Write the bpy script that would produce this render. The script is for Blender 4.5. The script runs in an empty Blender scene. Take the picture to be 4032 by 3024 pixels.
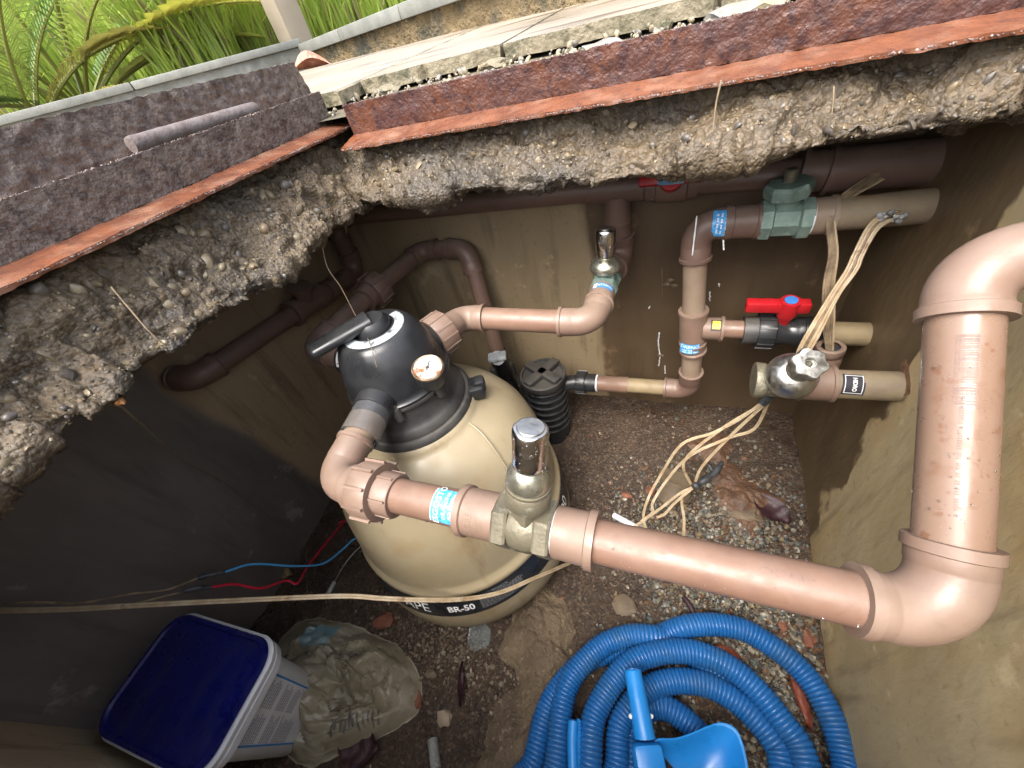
import bpy, bmesh, math, random
from mathutils import Vector as V, Matrix, noise, Euler
import numpy as np
random.seed(7); np.random.seed(7)
R = math.radians
sc = bpy.context.scene
col = sc.collection

# ------------------------------------------------------------------ camera
RIGHT = V((0.9280, 0.3167, -0.1977)); UP = V((-0.0918, 0.7068, 0.7011)); FWD = V((-0.3620, 0.6325, -0.6849))
FWD.normalize(); RIGHT = (RIGHT - FWD*RIGHT.dot(FWD)).normalized(); UP = RIGHT.cross(FWD).normalized()
FPX = 1515.0
cam = bpy.data.cameras.new('camera'); cam.sensor_width = 36; cam.lens = FPX/4032*36
cam.clip_start = 0.01; cam.clip_end = 500
co = bpy.data.objects.new('camera', cam); col.objects.link(co)
co.matrix_world = Matrix((( RIGHT.x, UP.x, -FWD.x, 0), (RIGHT.y, UP.y, -FWD.y, 0), (RIGHT.z, UP.z, -FWD.z, 0), (0, 0, 0, 1)))
sc.camera = co

# ------------------------------------------------------------------ light
SUN_EL, SUN_AZ = R(60), R(-172)      # direction towards the sun, azimuth from +Y clockwise
sdir = V((math.sin(SUN_AZ)*math.cos(SUN_EL), math.cos(SUN_AZ)*math.cos(SUN_EL), math.sin(SUN_EL)))
w = bpy.data.worlds.new('World'); sc.world = w; w.use_nodes = True
nt = w.node_tree; bg = nt.nodes['Background']
sky = nt.nodes.new('ShaderNodeTexSky'); sky.sky_type = 'NISHITA'; sky.sun_disc = False
sky.sun_elevation = SUN_EL; sky.sun_rotation = SUN_AZ; sky.air_density = 1.0; sky.dust_density = 6.0; sky.ozone_density = 1.0
hs = nt.nodes.new('ShaderNodeHueSaturation'); hs.inputs['Saturation'].default_value = 0.5   # thin overcast
nt.links.new(sky.outputs[0], hs.inputs['Color']); nt.links.new(hs.outputs[0], bg.inputs[0]); bg.inputs[1].default_value = 0.15
sl = bpy.data.lights.new('sun', 'SUN'); sl.energy = 0.8; sl.angle = R(40); sl.color = (1, 0.95, 0.87)
so = bpy.data.objects.new('sun', sl); col.objects.link(so)
so.rotation_euler = (-sdir).to_track_quat('-Z', 'Y').to_euler(); so.location = sdir*20
sc.view_settings.view_transform = 'Standard'; sc.view_settings.look = 'None'
sc.view_settings.gamma = 1; sc.view_settings.use_curve_mapping = False
sc.view_settings.exposure = 2.02
sc.cycles.use_denoising = True
sc.cycles.max_bounces = 8; sc.cycles.diffuse_bounces = 4; sc.cycles.glossy_bounces = 4; sc.cycles.transmission_bounces = 6
sc.cycles.sample_clamp_indirect = 6.0

# ------------------------------------------------------------------ helpers
def at(px, py, ax, val):
    d = RIGHT*((px-2016)/FPX) - UP*((py-1512)/FPX) + FWD
    return d*(val/d['xyz'.index(ax)])
def crop(x0, y0, wd):
    s = wd/2212.0
    return lambda x, y, ax, val: at(x0+x*s, y0+y*s, ax, val)
cA1 = crop(0, 0, 1344); cA2 = crop(1344, 0, 1344); cA3 = crop(2688, 0, 1344); cA4 = crop(0, 1008, 1344)
cA5 = crop(1344, 1008, 1344); cA6 = crop(2688, 1008, 1344); cA7 = crop(0, 2016, 1344); cA8 = crop(1344, 2016, 1344)
cB1 = crop(2900, 1200, 700); cB3 = crop(1000, 700, 1000); cB4 = crop(2000, 600, 1000); cB5 = crop(1200, 1600, 1200)
cF = crop(2400, 1550, 900); cH = crop(2000, 2350, 1450); cG = crop(900, 2150, 1200); cT = crop(300, 2380, 1100)

ORG = {}
def tag(o, label=None, cat=None, group=None, kind=None):
    if label: o['label'] = label
    if cat: o['category'] = cat
    if group: o['group'] = group
    if kind: o['kind'] = kind
    return o
def thing(name, label, cat, loc, group=None):
    o = bpy.data.objects.new(name, None); col.objects.link(o); o.location = loc; o.empty_display_size = 0.02
    ORG[o.name] = V(loc); return tag(o, label, cat, group)

class MB:
    def __init__(s): s.v = []; s.f = []; s.c = None
    def add(s, vs, fs):
        n = len(s.v); s.v += [tuple(p) for p in vs]; s.f += [tuple(i+n for i in f) for f in fs]; return s
    def box(s, c, size, rot=None, bev=0.0):
        hx, hy, hz = (q/2 for q in size); c = V(c); m = rot or Matrix.Identity(3)
        if bev <= 0:
            vs = [c+m@V((x*hx, y*hy, z*hz)) for x in (-1, 1) for y in (-1, 1) for z in (-1, 1)]
            return s.add(vs, [(0,1,3,2),(4,6,7,5),(0,4,5,1),(2,3,7,6),(0,2,6,4),(1,5,7,3)])
        bm = bmesh.new(); bmesh.ops.create_cube(bm, size=1)
        for q in bm.verts: q.co = V((q.co.x*size[0], q.co.y*size[1], q.co.z*size[2]))
        bmesh.ops.bevel(bm, geom=bm.edges[:], offset=bev, segments=2, affect='EDGES', profile=0.5)
        bm.verts.index_update()
        s.add([c+m@q.co for q in bm.verts], [[q.index for q in f.verts] for f in bm.faces]); bm.free(); return s
    def tube(s, pts, rad, seg=20, caps=True, up=None):
        pts = [V(p) for p in pts]; n = len(pts)
        if not isinstance(rad, (list, tuple)): rad = [rad]*n
        tans = []
        for i in range(n):
            a, b = i, i
            while a > 0 and (pts[i]-pts[a]).length < 1e-6: a -= 1
            while b < n-1 and (pts[b]-pts[i]).length < 1e-6: b += 1
            t = (pts[b]-pts[i]).normalized() + (pts[i]-pts[a]).normalized()
            tans.append(t.normalized() if t.length > 1e-9 else (tans[-1] if tans else V((0,0,1))))
        t0 = tans[0]; u = (up or (V((0,0,1)) if abs(t0.z) < 0.9 else V((1,0,0))))
        u = (u - t0*u.dot(t0)).normalized()
        vs = []
        for i in range(n):
            t = tans[i]; u = (u - t*u.dot(t))
            u = u.normalized() if u.length > 1e-9 else t.orthogonal().normalized()
            wv = t.cross(u)
            for k in range(seg):
                a = 2*math.pi*k/seg; vs.append(pts[i] + (u*math.cos(a)+wv*math.sin(a))*rad[i])
        fs = []
        for i in range(n-1):
            for k in range(seg):
                k2 = (k+1) % seg; fs.append((i*seg+k, i*seg+k2, (i+1)*seg+k2, (i+1)*seg+k))
        if caps:
            fs.append(tuple(range(seg-1, -1, -1))); fs.append(tuple((n-1)*seg+k for k in range(seg)))
        return s.add(vs, fs)
    def lathe(s, prof, org, axis, seg=32, caps=True):
        axis = V(axis).normalized(); org = V(org)
        return s.tube_prof([(org+axis*h, r) for r, h in prof], axis, seg, caps)
    def tube_prof(s, pr, axis, seg, caps):
        u = axis.orthogonal().normalized(); wv = axis.cross(u); vs = []; n = len(pr)
        for p, r in pr:
            for k in range(seg):
                a = 2*math.pi*k/seg; vs.append(p+(u*math.cos(a)+wv*math.sin(a))*max(r, 1e-5))
        fs = [(i*seg+k, i*seg+(k+1) % seg, (i+1)*seg+(k+1) % seg, (i+1)*seg+k) for i in range(n-1) for k in range(seg)]
        if caps: fs += [tuple(range(seg-1, -1, -1)), tuple((n-1)*seg+k for k in range(seg))]
        return s.add(vs, fs)
    def ngon_prism(s, pts, dirv):
        n = len(pts); d = V(dirv)
        s.add([V(p) for p in pts]+[V(p)+d for p in pts], [tuple(range(n-1, -1, -1)), tuple(range(n, 2*n))]+[(i, (i+1) % n, n+(i+1) % n, n+i) for i in range(n)])
        return s
    def build(s, name, mat, parent=None, ang=38, label=None, fix=True, org=None):
        o0 = ORG[parent.name] if parent else (V(org) if org is not None else V((0,0,0)))
        me = bpy.data.meshes.new(name); me.from_pydata([(p[0]-o0.x, p[1]-o0.y, p[2]-o0.z) for p in s.v], [], s.f)
        me.materials.append(mat)
        if s.c is not None:
            ca = me.color_attributes.new('Col', 'FLOAT_COLOR', 'POINT')
            ca.data.foreach_set('color', np.asarray(s.c, dtype=np.float32).ravel())
        if fix and len(s.f) < 60000:
            bm = bmesh.new(); bm.from_mesh(me); bmesh.ops.recalc_face_normals(bm, faces=bm.faces); bm.to_mesh(me); bm.free()
        if ang is not None:
            me.polygons.foreach_set('use_smooth', [True]*len(me.polygons)); me.set_sharp_from_angle(angle=R(ang))
        o = bpy.data.objects.new(name, me); col.objects.link(o)
        if parent: o.parent = parent
        else: o.location = o0
        ORG[o.name] = o0
        if label: o['label'] = label
        return o

def nz(p, sc_=1.0): return noise.noise(V(p)*sc_)
def fbm(p, sc_, o=4): return noise.fractal(V(p)*sc_, 1.0, 2.0, o)
def smooth_path(pts, per=8):
    pts = [V(p) for p in pts]; out = []
    P = [pts[0]*2-pts[1]]+pts+[pts[-1]*2-pts[-2]]
    for i in range(1, len(P)-2):
        a, b, c, d = P[i-1:i+3]
        for k in range(per):
            t = k/per
            out.append(0.5*((2*b)+(c-a)*t+(2*a-5*b+4*c-d)*t*t+(3*b-a-3*c+d)*t**3))
    out.append(pts[-1]); return out

# ------------------------------------------------------------------ materials
def newmat(name):
    m = bpy.data.materials.new(name); m.use_nodes = True; t = m.node_tree
    return m, t, t.nodes['Principled BSDF']
def N(t, ty, **kw):
    n = t.nodes.new(ty)
    for k, v in kw.items():
        if hasattr(n, k): setattr(n, k, v)
        else: n.inputs[k.replace('_', ' ')].default_value = v
    return n
def posn(t):
    return N(t, 'ShaderNodeNewGeometry').outputs['Position']
def noise_fac(t, scale, detail=5, rough=0.55, lo=0.35, hi=0.65, stretch=None, dist=0.0, off=0.0):
    n = N(t, 'ShaderNodeTexNoise', Scale=scale, Detail=detail, Roughness=rough, Distortion=dist)
    src = posn(t)
    if stretch or off:
        mp = N(t, 'ShaderNodeMapping'); mp.inputs['Scale'].default_value = stretch or (1,1,1); mp.inputs['Location'].default_value = (off, off*0.7, off*0.3)
        t.links.new(src, mp.inputs[0]); src = mp.outputs[0]
    t.links.new(src, n.inputs['Vector'])
    r = N(t, 'ShaderNodeMapRange'); r.inputs['From Min'].default_value = lo; r.inputs['From Max'].default_value = hi
    t.links.new(n.outputs[0], r.inputs[0]); return r.outputs[0]
def mixc(t, fac, a, b):
    m = N(t, 'ShaderNodeMix'); m.data_type = 'RGBA'
    for s_, v in ((0, fac), (6, a), (7, b)):
        if isinstance(v, bpy.types.NodeSocket): t.links.new(v, m.inputs[s_])
        else: m.inputs[s_].default_value = v if s_ == 0 else (*v, 1)
    return m.outputs[2]
def bump(t, bs, h, strength=0.3, dist=0.002):
    b = N(t, 'ShaderNodeBump', Strength=strength, Distance=dist); t.links.new(h, b.inputs['Height']); t.links.new(b.outputs[0], bs.inputs['Normal'])
def surf(name, c1, c2=None, sc1=12, rough=0.5, metal=0.0, c3=None, sc3=40, t3=(0.6, 0.7), bumps=None, rvar=None, stretch=None, coat=0.0, spec=None, trans=0.0, alpha=None, c4=None, s4=(6, 0.45, 0.75), st4=None, dust=None):
    m, t, b = newmat(name); out = None
    if c2:
        out = mixc(t, noise_fac(t, sc1, stretch=stretch), c1, c2)
    if c3: out = mixc(t, noise_fac(t, sc3, lo=t3[0], hi=t3[1], off=3.1), out or c1, c3)
    if c4: out = mixc(t, noise_fac(t, s4[0], detail=7, lo=s4[1], hi=s4[2], off=11.3, stretch=st4), out or c1, c4)
    if dust:     # dry dust settled on upward faces
        g = N(t, 'ShaderNodeNewGeometry'); sp_ = N(t, 'ShaderNodeSeparateXYZ'); t.links.new(g.outputs['Normal'], sp_.inputs[0])
        mr = N(t, 'ShaderNodeMapRange'); mr.inputs['From Min'].default_value = 0.35; mr.inputs['From Max'].default_value = 1.0; mr.inputs['To Max'].default_value = dust[1]; t.links.new(sp_.outputs[2], mr.inputs[0])
        mu = N(t, 'ShaderNodeMath', operation='MULTIPLY'); t.links.new(mr.outputs[0], mu.inputs[0]); t.links.new(noise_fac(t, 35, detail=8, rough=0.7, lo=0.25, hi=0.7, off=15.0), mu.inputs[1])
        out = mixc(t, mu.outputs[0], out or c1, dust[0])
    if out: t.links.new(out, b.inputs['Base Color'])
    else: b.inputs['Base Color'].default_value = (*c1, 1)
    b.inputs['Roughness'].default_value = rough; b.inputs['Metallic'].default_value = metal
    if rvar:
        r = N(t, 'ShaderNodeMapRange'); r.inputs['To Min'].default_value = rvar[0]; r.inputs['To Max'].default_value = rvar[1]
        t.links.new(noise_fac(t, rvar[2] if len(rvar) > 2 else 30, off=7.7), r.inputs[0]); t.links.new(r.outputs[0], b.inputs['Roughness'])
    if coat: b.inputs['Coat Weight'].default_value = coat; b.inputs['Coat Roughness'].default_value = 0.12
    if spec is not None: b.inputs['Specular IOR Level'].default_value = spec
    if trans: b.inputs['Transmission Weight'].default_value = trans
    if bumps:
        bump(t, b, noise_fac(t, bumps[0], detail=6, lo=0.2, hi=0.8), bumps[1], bumps[2] if len(bumps) > 2 else 0.002)
    return m
M = {}
M['pvc'] = surf('pvc_brown', (0.18, 0.103, 0.072), (0.15, 0.086, 0.061), 30, 0.36, c3=(0.15, 0.08, 0.052), sc3=90, t3=(0.62, 0.72), rvar=(0.3, 0.55, 60), c4=(0.225, 0.145, 0.105), s4=(7, 0.42, 0.8), bumps=(400, 0.04), dust=((.27, .20, .155), .35))
M['pvc_fit'] = surf('pvc_fitting', (0.195, 0.128, 0.096), (0.162, 0.104, 0.077), 18, 0.42, rvar=(0.36, 0.6, 40), bumps=(300, 0.06), c3=(0.145, 0.092, 0.066), sc3=45, t3=(0.6, 0.75), c4=(0.222, 0.16, 0.122), s4=(9, 0.48, 0.8), dust=((.25, .195, .153), .45))
M['pvc_big'] = surf('pvc_weathered', (0.21, 0.14, 0.102), (0.17, 0.102, 0.069), 9, 0.3, c3=(0.165, 0.088, 0.055), sc3=70, t3=(0.6, 0.66), rvar=(0.2, 0.48, 50), stretch=(1, 0.4, 0.4), c4=(0.17, 0.095, 0.06), s4=(24, 0.58, 0.7))
M['pvc_dusty'] = surf('pvc_dusty', (0.26, 0.20, 0.145), (0.22, 0.155, 0.11), 14, 0.5, c3=(0.22, 0.13, 0.08), sc3=30, t3=(0.6, 0.7), bumps=(200, 0.08))
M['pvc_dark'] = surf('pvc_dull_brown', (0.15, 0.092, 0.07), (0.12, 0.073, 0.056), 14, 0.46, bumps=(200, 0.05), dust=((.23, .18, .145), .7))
M['pvc_beige'] = surf('pipe_dirty_beige', (0.28, 0.215, 0.12), (0.2, 0.15, 0.085), 25, 0.6, bumps=(120, 0.1))
M['pvc_stained'] = surf('pipe_stained', (0.20, 0.15, 0.108), (0.28, 0.225, 0.135), 22, 0.6, c3=(0.2, 0.09, 0.035), sc3=14, t3=(0.58, 0.66), bumps=(160, 0.2))
M['black'] = surf('black_plastic', (0.012, 0.013, 0.015), (0.02, 0.021, 0.023), 20, 0.3, c3=(0.05, 0.048, 0.043), sc3=60, t3=(0.66, 0.8), rvar=(0.22, 0.5, 25), dust=((.04, .038, .033), .35))
M['black_ru'] = surf('black_dusty_plastic', (0.02, 0.02, 0.021), (0.055, 0.052, 0.048), 15, 0.5, c3=(0.10, 0.092, 0.078), sc3=50, t3=(0.62, 0.8), bumps=(200, 0.1), dust=((.11, .10, .082), .6))
M['tank'] = surf('tank_beige', (0.30, 0.252, 0.165), (0.26, 0.212, 0.13), 7, 0.38, c3=(0.22, 0.145, 0.068), sc3=6.5, t3=(0.56, 0.8), rvar=(0.32, 0.55, 30), bumps=(160, 0.05), c4=(0.17, 0.115, 0.06), s4=(16, 0.58, 0.76), st4=(1, 1, 0.22), dust=((.24, .195, .125), .5))
M['chrome'] = surf('chrome', (0.66, 0.64, 0.61), (0.52, 0.49, 0.46), 60, 0.2, 1.0, rvar=(0.14, 0.3, 90))
M['chrome_dull'] = surf('dull_chrome', (0.55, 0.55, 0.53), (0.42, 0.42, 0.40), 50, 0.35, 1.0, rvar=(0.28, 0.5, 120), bumps=(250, 0.1))
M['brass'] = surf('aged_bronze', (0.17, 0.152, 0.105), (0.12, 0.107, 0.075), 30, 0.5, 0.3, c3=(0.24, 0.235, 0.18), sc3=60, t3=(0.58, 0.72), bumps=(220, 0.25), rvar=(0.35, 0.6, 60))
M['brass_br'] = surf('worn_nickel', (0.42, 0.41, 0.34), (0.30, 0.29, 0.22), 40, 0.35, 0.85, c3=(0.36, 0.31, 0.10), sc3=70, t3=(0.66, 0.75), rvar=(0.16, 0.4, 80))
M['patina'] = surf('green_patina', (0.20, 0.28, 0.24), (0.12, 0.18, 0.15), 35, 0.6, 0.2, c3=(0.30, 0.38, 0.33), sc3=60, t3=(0.6, 0.7), bumps=(200, 0.25))
M['rust'] = surf('rusty_iron', (0.062, 0.028, 0.024), (0.105, 0.04, 0.022), 16, 0.4, 0.1, c3=(0.045, 0.02, 0.019), sc3=75, t3=(0.5, 0.62), bumps=(190, 0.5, 0.003), rvar=(0.15, 0.5, 80))
M['rust_or'] = surf('orange_rust', (0.17, 0.062, 0.03), (0.115, 0.043, 0.025), 30, 0.3, 0.0, c3=(0.10, 0.04, 0.025), sc3=60, t3=(0.55, 0.66), bumps=(120, 0.25, 0.003), rvar=(0.06, 0.3, 40), c4=(0.24, 0.13, 0.085), s4=(18, 0.5, 0.75))
M['rust_dk'] = surf('dark_rusted_iron', (0.078, 0.056, 0.046), (0.13, 0.10, 0.083), 40, 0.32, 0.1, c3=(0.045, 0.032, 0.028), sc3=85, t3=(0.48, 0.66), bumps=(150, 0.6, 0.004), rvar=(0.1, 0.4, 70))
M['rod'] = surf('grey_rod', (0.14, 0.118, 0.112), (0.095, 0.07, 0.062), 45, 0.5, 0.0, bumps=(150, 0.4, 0.003))
M['scale'] = surf('crusted_rust_edge', (0.36, 0.27, 0.24), (0.25, 0.13, 0.09), 70, 0.4, 0.0, bumps=(200, 0.8, 0.004))
M['red'] = surf('red_plastic', (0.42, 0.012, 0.018), (0.36, 0.01, 0.014), 30, 0.35, rvar=(0.25, 0.5, 50))
M['blue_dot'] = surf('blue_disc', (0.045, 0.18, 0.50), rough=0.4)
M['hose'] = surf('hose_blue', (0.012, 0.10, 0.30), (0.016, 0.118, 0.34), 9, 0.34, rvar=(0.24, 0.48, 20), spec=0.5, c4=(0.03, 0.10, 0.22), s4=(14, 0.5, 0.78))
M['vac'] = surf('vacuum_blue', (0.012, 0.20, 0.58), (0.018, 0.235, 0.64), 12, 0.33, rvar=(0.25, 0.45, 25))
M['lid'] = surf('lid_navy', (0.005, 0.007, 0.10), (0.007, 0.01, 0.135), 16, 0.3, c3=(0.05, 0.055, 0.16), sc3=110, t3=(0.74, 0.84), rvar=(0.22, 0.5, 40), c4=(0.02, 0.022, 0.10), s4=(22, 0.52, 0.75), st4=(1, .25, 1))
M['white'] = surf('white_plastic', (0.74, 0.76, 0.79), (0.66, 0.67, 0.70), 20, 0.4, c3=(0.5, 0.46, 0.4), sc3=90, t3=(0.7, 0.76))
M['paper'] = surf('label_paper', (0.66, 0.66, 0.66), (0.6, 0.6, 0.6), 30, 0.6)
M['grey_ink'] = surf('grey_print', (0.33, 0.33, 0.37), (0.26, 0.26, 0.30), 300, 0.6)
M['dark_ink'] = surf('dark_print', (0.03, 0.03, 0.04), rough=0.6)
M['red_ink'] = surf('red_print', (0.5, 0.05, 0.05), rough=0.6)
M['blue_ink'] = surf('blue_print', (0.05, 0.22, 0.5), rough=0.5)
M['white_ink'] = surf('white_print', (0.82, 0.82, 0.82), rough=0.5)
M['pipe_ink'] = surf('faded_print', (0.13, 0.085, 0.075), (0.2, 0.13, 0.1), 150, 0.6)
M['sticker'] = surf('sticker_blue', (0.02, 0.20, 0.55), (0.09, 0.42, 0.78), 160, 0.35, c3=(0.3, 0.62, 0.85), sc3=220, t3=(0.58, 0.68))
M['sticker_y'] = surf('sticker_yellow', (0.62, 0.46, 0.06), rough=0.5)
M['ringplate'] = surf('grey_ring_plate', (0.36, 0.39, 0.40), (0.25, 0.27, 0.28), 40, 0.5, c3=(0.05, 0.055, 0.06), sc3=45, t3=(0.55, 0.66))
M['dial'] = surf('rust_stained_dial', (0.62, 0.56, 0.50), (0.52, 0.46, 0.40), 40, 0.5, c3=(0.28, 0.075, 0.02), sc3=38, t3=(0.52, 0.62))
M['gauge_rim'] = surf('gauge_rim', (0.36, 0.29, 0.20), (0.16, 0.10, 0.06), 60, 0.35, 0.6)
M['bolt'] = surf('bolt_steel', (0.35, 0.32, 0.27), (0.2, 0.17, 0.13), 80, 0.4, 0.7)
M['cable'] = surf('cream_cable', (0.44, 0.36, 0.245), (0.32, 0.23, 0.13), 45, 0.5, c3=(0.2, 0.12, 0.06), sc3=35, t3=(0.6, 0.7))
M['cable_dirty'] = surf('soiled_cable', (0.28, 0.21, 0.13), (0.09, 0.06, 0.035), 40, 0.6)
M['tape'] = surf('black_tape', (0.018, 0.019, 0.022), (0.06, 0.065, 0.07), 60, 0.5, bumps=(120, 0.5))
M['wire_blue'] = surf('light_blue_wire', (0.07, 0.34, 0.66), rough=0.4)
M['wire_red'] = surf('red_wire', (0.48, 0.01, 0.03), rough=0.4)
M['root'] = surf('root_fibre', (0.12, 0.085, 0.05), (0.19, 0.145, 0.088), 60, 0.8)
M['leaf'] = surf('dry_leaf', (0.22, 0.065, 0.035), (0.36, 0.15, 0.09), 35, 0.3, c3=(0.5, 0.33, 0.25), sc3=60, t3=(0.6, 0.7), bumps=(80, 0.4))
M['leaf_dk'] = surf('rotten_leaf', (0.03, 0.012, 0.016), (0.05, 0.02, 0.022), 60, 0.5, bumps=(120, 0.5))
M['leaf_red'] = surf('red_leaf', (0.16, 0.04, 0.022), (0.22, 0.065, 0.035), 80, 0.5)
M['brick'] = surf('brick_shard', (0.15, 0.048, 0.028), (0.20, 0.08, 0.045), 40, 0.8, bumps=(100, 0.6))
M['brick_mud'] = surf('muddy_clay', (0.115, 0.058, 0.03), (0.075, 0.04, 0.023), 30, 0.6, bumps=(90, 0.6, 0.004))
M['stone'] = surf('pale_stone', (0.15, 0.112, 0.07), (0.095, 0.07, 0.044), 30, 0.7, bumps=(100, 0.6))
M['glass'] = surf('clear_glass', (0.85, 0.9, 0.9), rough=0.06, trans=0.9)
M['sleeve'] = surf('clear_sleeve', (0.62, 0.64, 0.66), rough=0.14, trans=0.92)
M['clearpl'] = surf('clear_plastic', (0.55, 0.55, 0.52), (0.4, 0.4, 0.38), 60, 0.3, trans=0.3)
M['bag'] = surf('dirty_plastic_bag', (0.30, 0.265, 0.185), (0.21, 0.178, 0.118), 8, 0.4, c3=(0.30, 0.27, 0.20), sc3=10, t3=(0.5, 0.7), bumps=(60, 0.25, 0.003), rvar=(0.25, 0.5, 30))
M['bag_blue'] = surf('bag_blue_print', (0.13, 0.25, 0.29), (0.22, 0.28, 0.27), 25, 0.5)
M['bag_ink'] = surf('bag_print', (0.07, 0.07, 0.085), (0.15, 0.135, 0.11), 80, 0.5)
M['post'] = surf('post_paint', (0.34, 0.29, 0.22), (0.29, 0.245, 0.185), 6, 0.7, bumps=(60, 0.15))
M['coping'] = surf('coping_stone', (0.20, 0.205, 0.185), (0.15, 0.155, 0.14), 15, 0.6, bumps=(80, 0.4))
M['parapet'] = surf('parapet_render', (0.27, 0.20, 0.105), (0.17, 0.12, 0.055), 22, 0.8, c3=(0.07, 0.07, 0.05), sc3=9, t3=(0.5, 0.66), bumps=(60, 1.0, 0.02))
M['paver_edge'] = surf('paver_stone', (0.21, 0.18, 0.12), (0.14, 0.12, 0.075), 14, 0.6, c3=(0.07, 0.065, 0.035), sc3=22, t3=(0.5, 0.62), bumps=(70, 0.7, 0.006))
M['rubble'] = surf('rubble_stone', (0.22, 0.21, 0.2), (0.15, 0.14, 0.13), 30, 0.6, c3=(0.27, 0.22, 0.14), sc3=25, t3=(0.5, 0.6), bumps=(80, 0.6))

def vcol_mat(name, rough=0.6, bumps=None, tl=0.0):
    m, t, b = newmat(name); a = N(t, 'ShaderNodeAttribute'); a.attribute_name = 'Col'
    t.links.new(a.outputs['Color'], b.inputs['Base Color']); b.inputs['Roughness'].default_value = rough
    if bumps: bump(t, b, noise_fac(t, bumps[0], lo=0.2, hi=0.8), bumps[1])
    if tl:
        tr = N(t, 'ShaderNodeBsdfTranslucent'); mx = N(t, 'ShaderNodeMixShader'); mx.inputs[0].default_value = tl
        t.links.new(a.outputs['Color'], tr.inputs[0]); out = t.nodes['Material Output']
        t.links.new(b.outputs[0], mx.inputs[1]); t.links.new(tr.outputs[0], mx.inputs[2]); t.links.new(mx.outputs[0], out.inputs[0])
    return m
M['gravel'] = vcol_mat('wet_gravel', 0.38, (200, 0.2))
M['grass'] = vcol_mat('grass_blades', 0.45, tl=0.5)
M['frond'] = vcol_mat('palm_leaflets', 0.4, tl=0.3)

# rough slab concrete: grey-brown mortar with aggregate
def concrete_mat():
    m, t, b = newmat('crumbling_concrete')
    base = mixc(t, noise_fac(t, 14), (0.098, 0.069, 0.038), (0.05, 0.036, 0.021))
    vo = N(t, 'ShaderNodeTexVoronoi', Scale=190.0); t.links.new(posn(t), vo.inputs['Vector'])
    sep = N(t, 'ShaderNodeSeparateColor'); t.links.new(vo.outputs['Color'], sep.inputs[0])
    stone = mixc(t, sep.outputs[0], (0.135, 0.098, 0.056), (0.08, 0.066, 0.049))
    r = N(t, 'ShaderNodeMapRange'); r.inputs['From Min'].default_value = 0.6; r.inputs['From Max'].default_value = 0.9; t.links.new(sep.outputs[1], r.inputs[0])
    c = mixc(t, r.outputs[0], base, stone)
    c = mixc(t, noise_fac(t, 5, lo=0.48, hi=0.66, off=5), c, (0.042, 0.035, 0.027))
    c = mixc(t, noise_fac(t, 200, lo=0.56, hi=0.70, off=2), c, (0.145, 0.108, 0.066))
    t.links.new(c, b.inputs['Base Color'])
    r2 = N(t, 'ShaderNodeMapRange'); r2.inputs['To Min'].default_value = 0.36; r2.inputs['To Max'].default_value = 0.7
    t.links.new(noise_fac(t, 90, off=9), r2.inputs[0]); t.links.new(r2.outputs[0], b.inputs['Roughness'])
    ad = N(t, 'ShaderNodeMath', operation='SUBTRACT'); t.links.new(noise_fac(t, 160, detail=8, lo=0.2, hi=0.8), ad.inputs[0]); t.links.new(vo.outputs['Distance'], ad.inputs[1])
    bump(t, b, ad.outputs[0], 0.55, 0.004)
    return m
M['concrete'] = concrete_mat()

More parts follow.
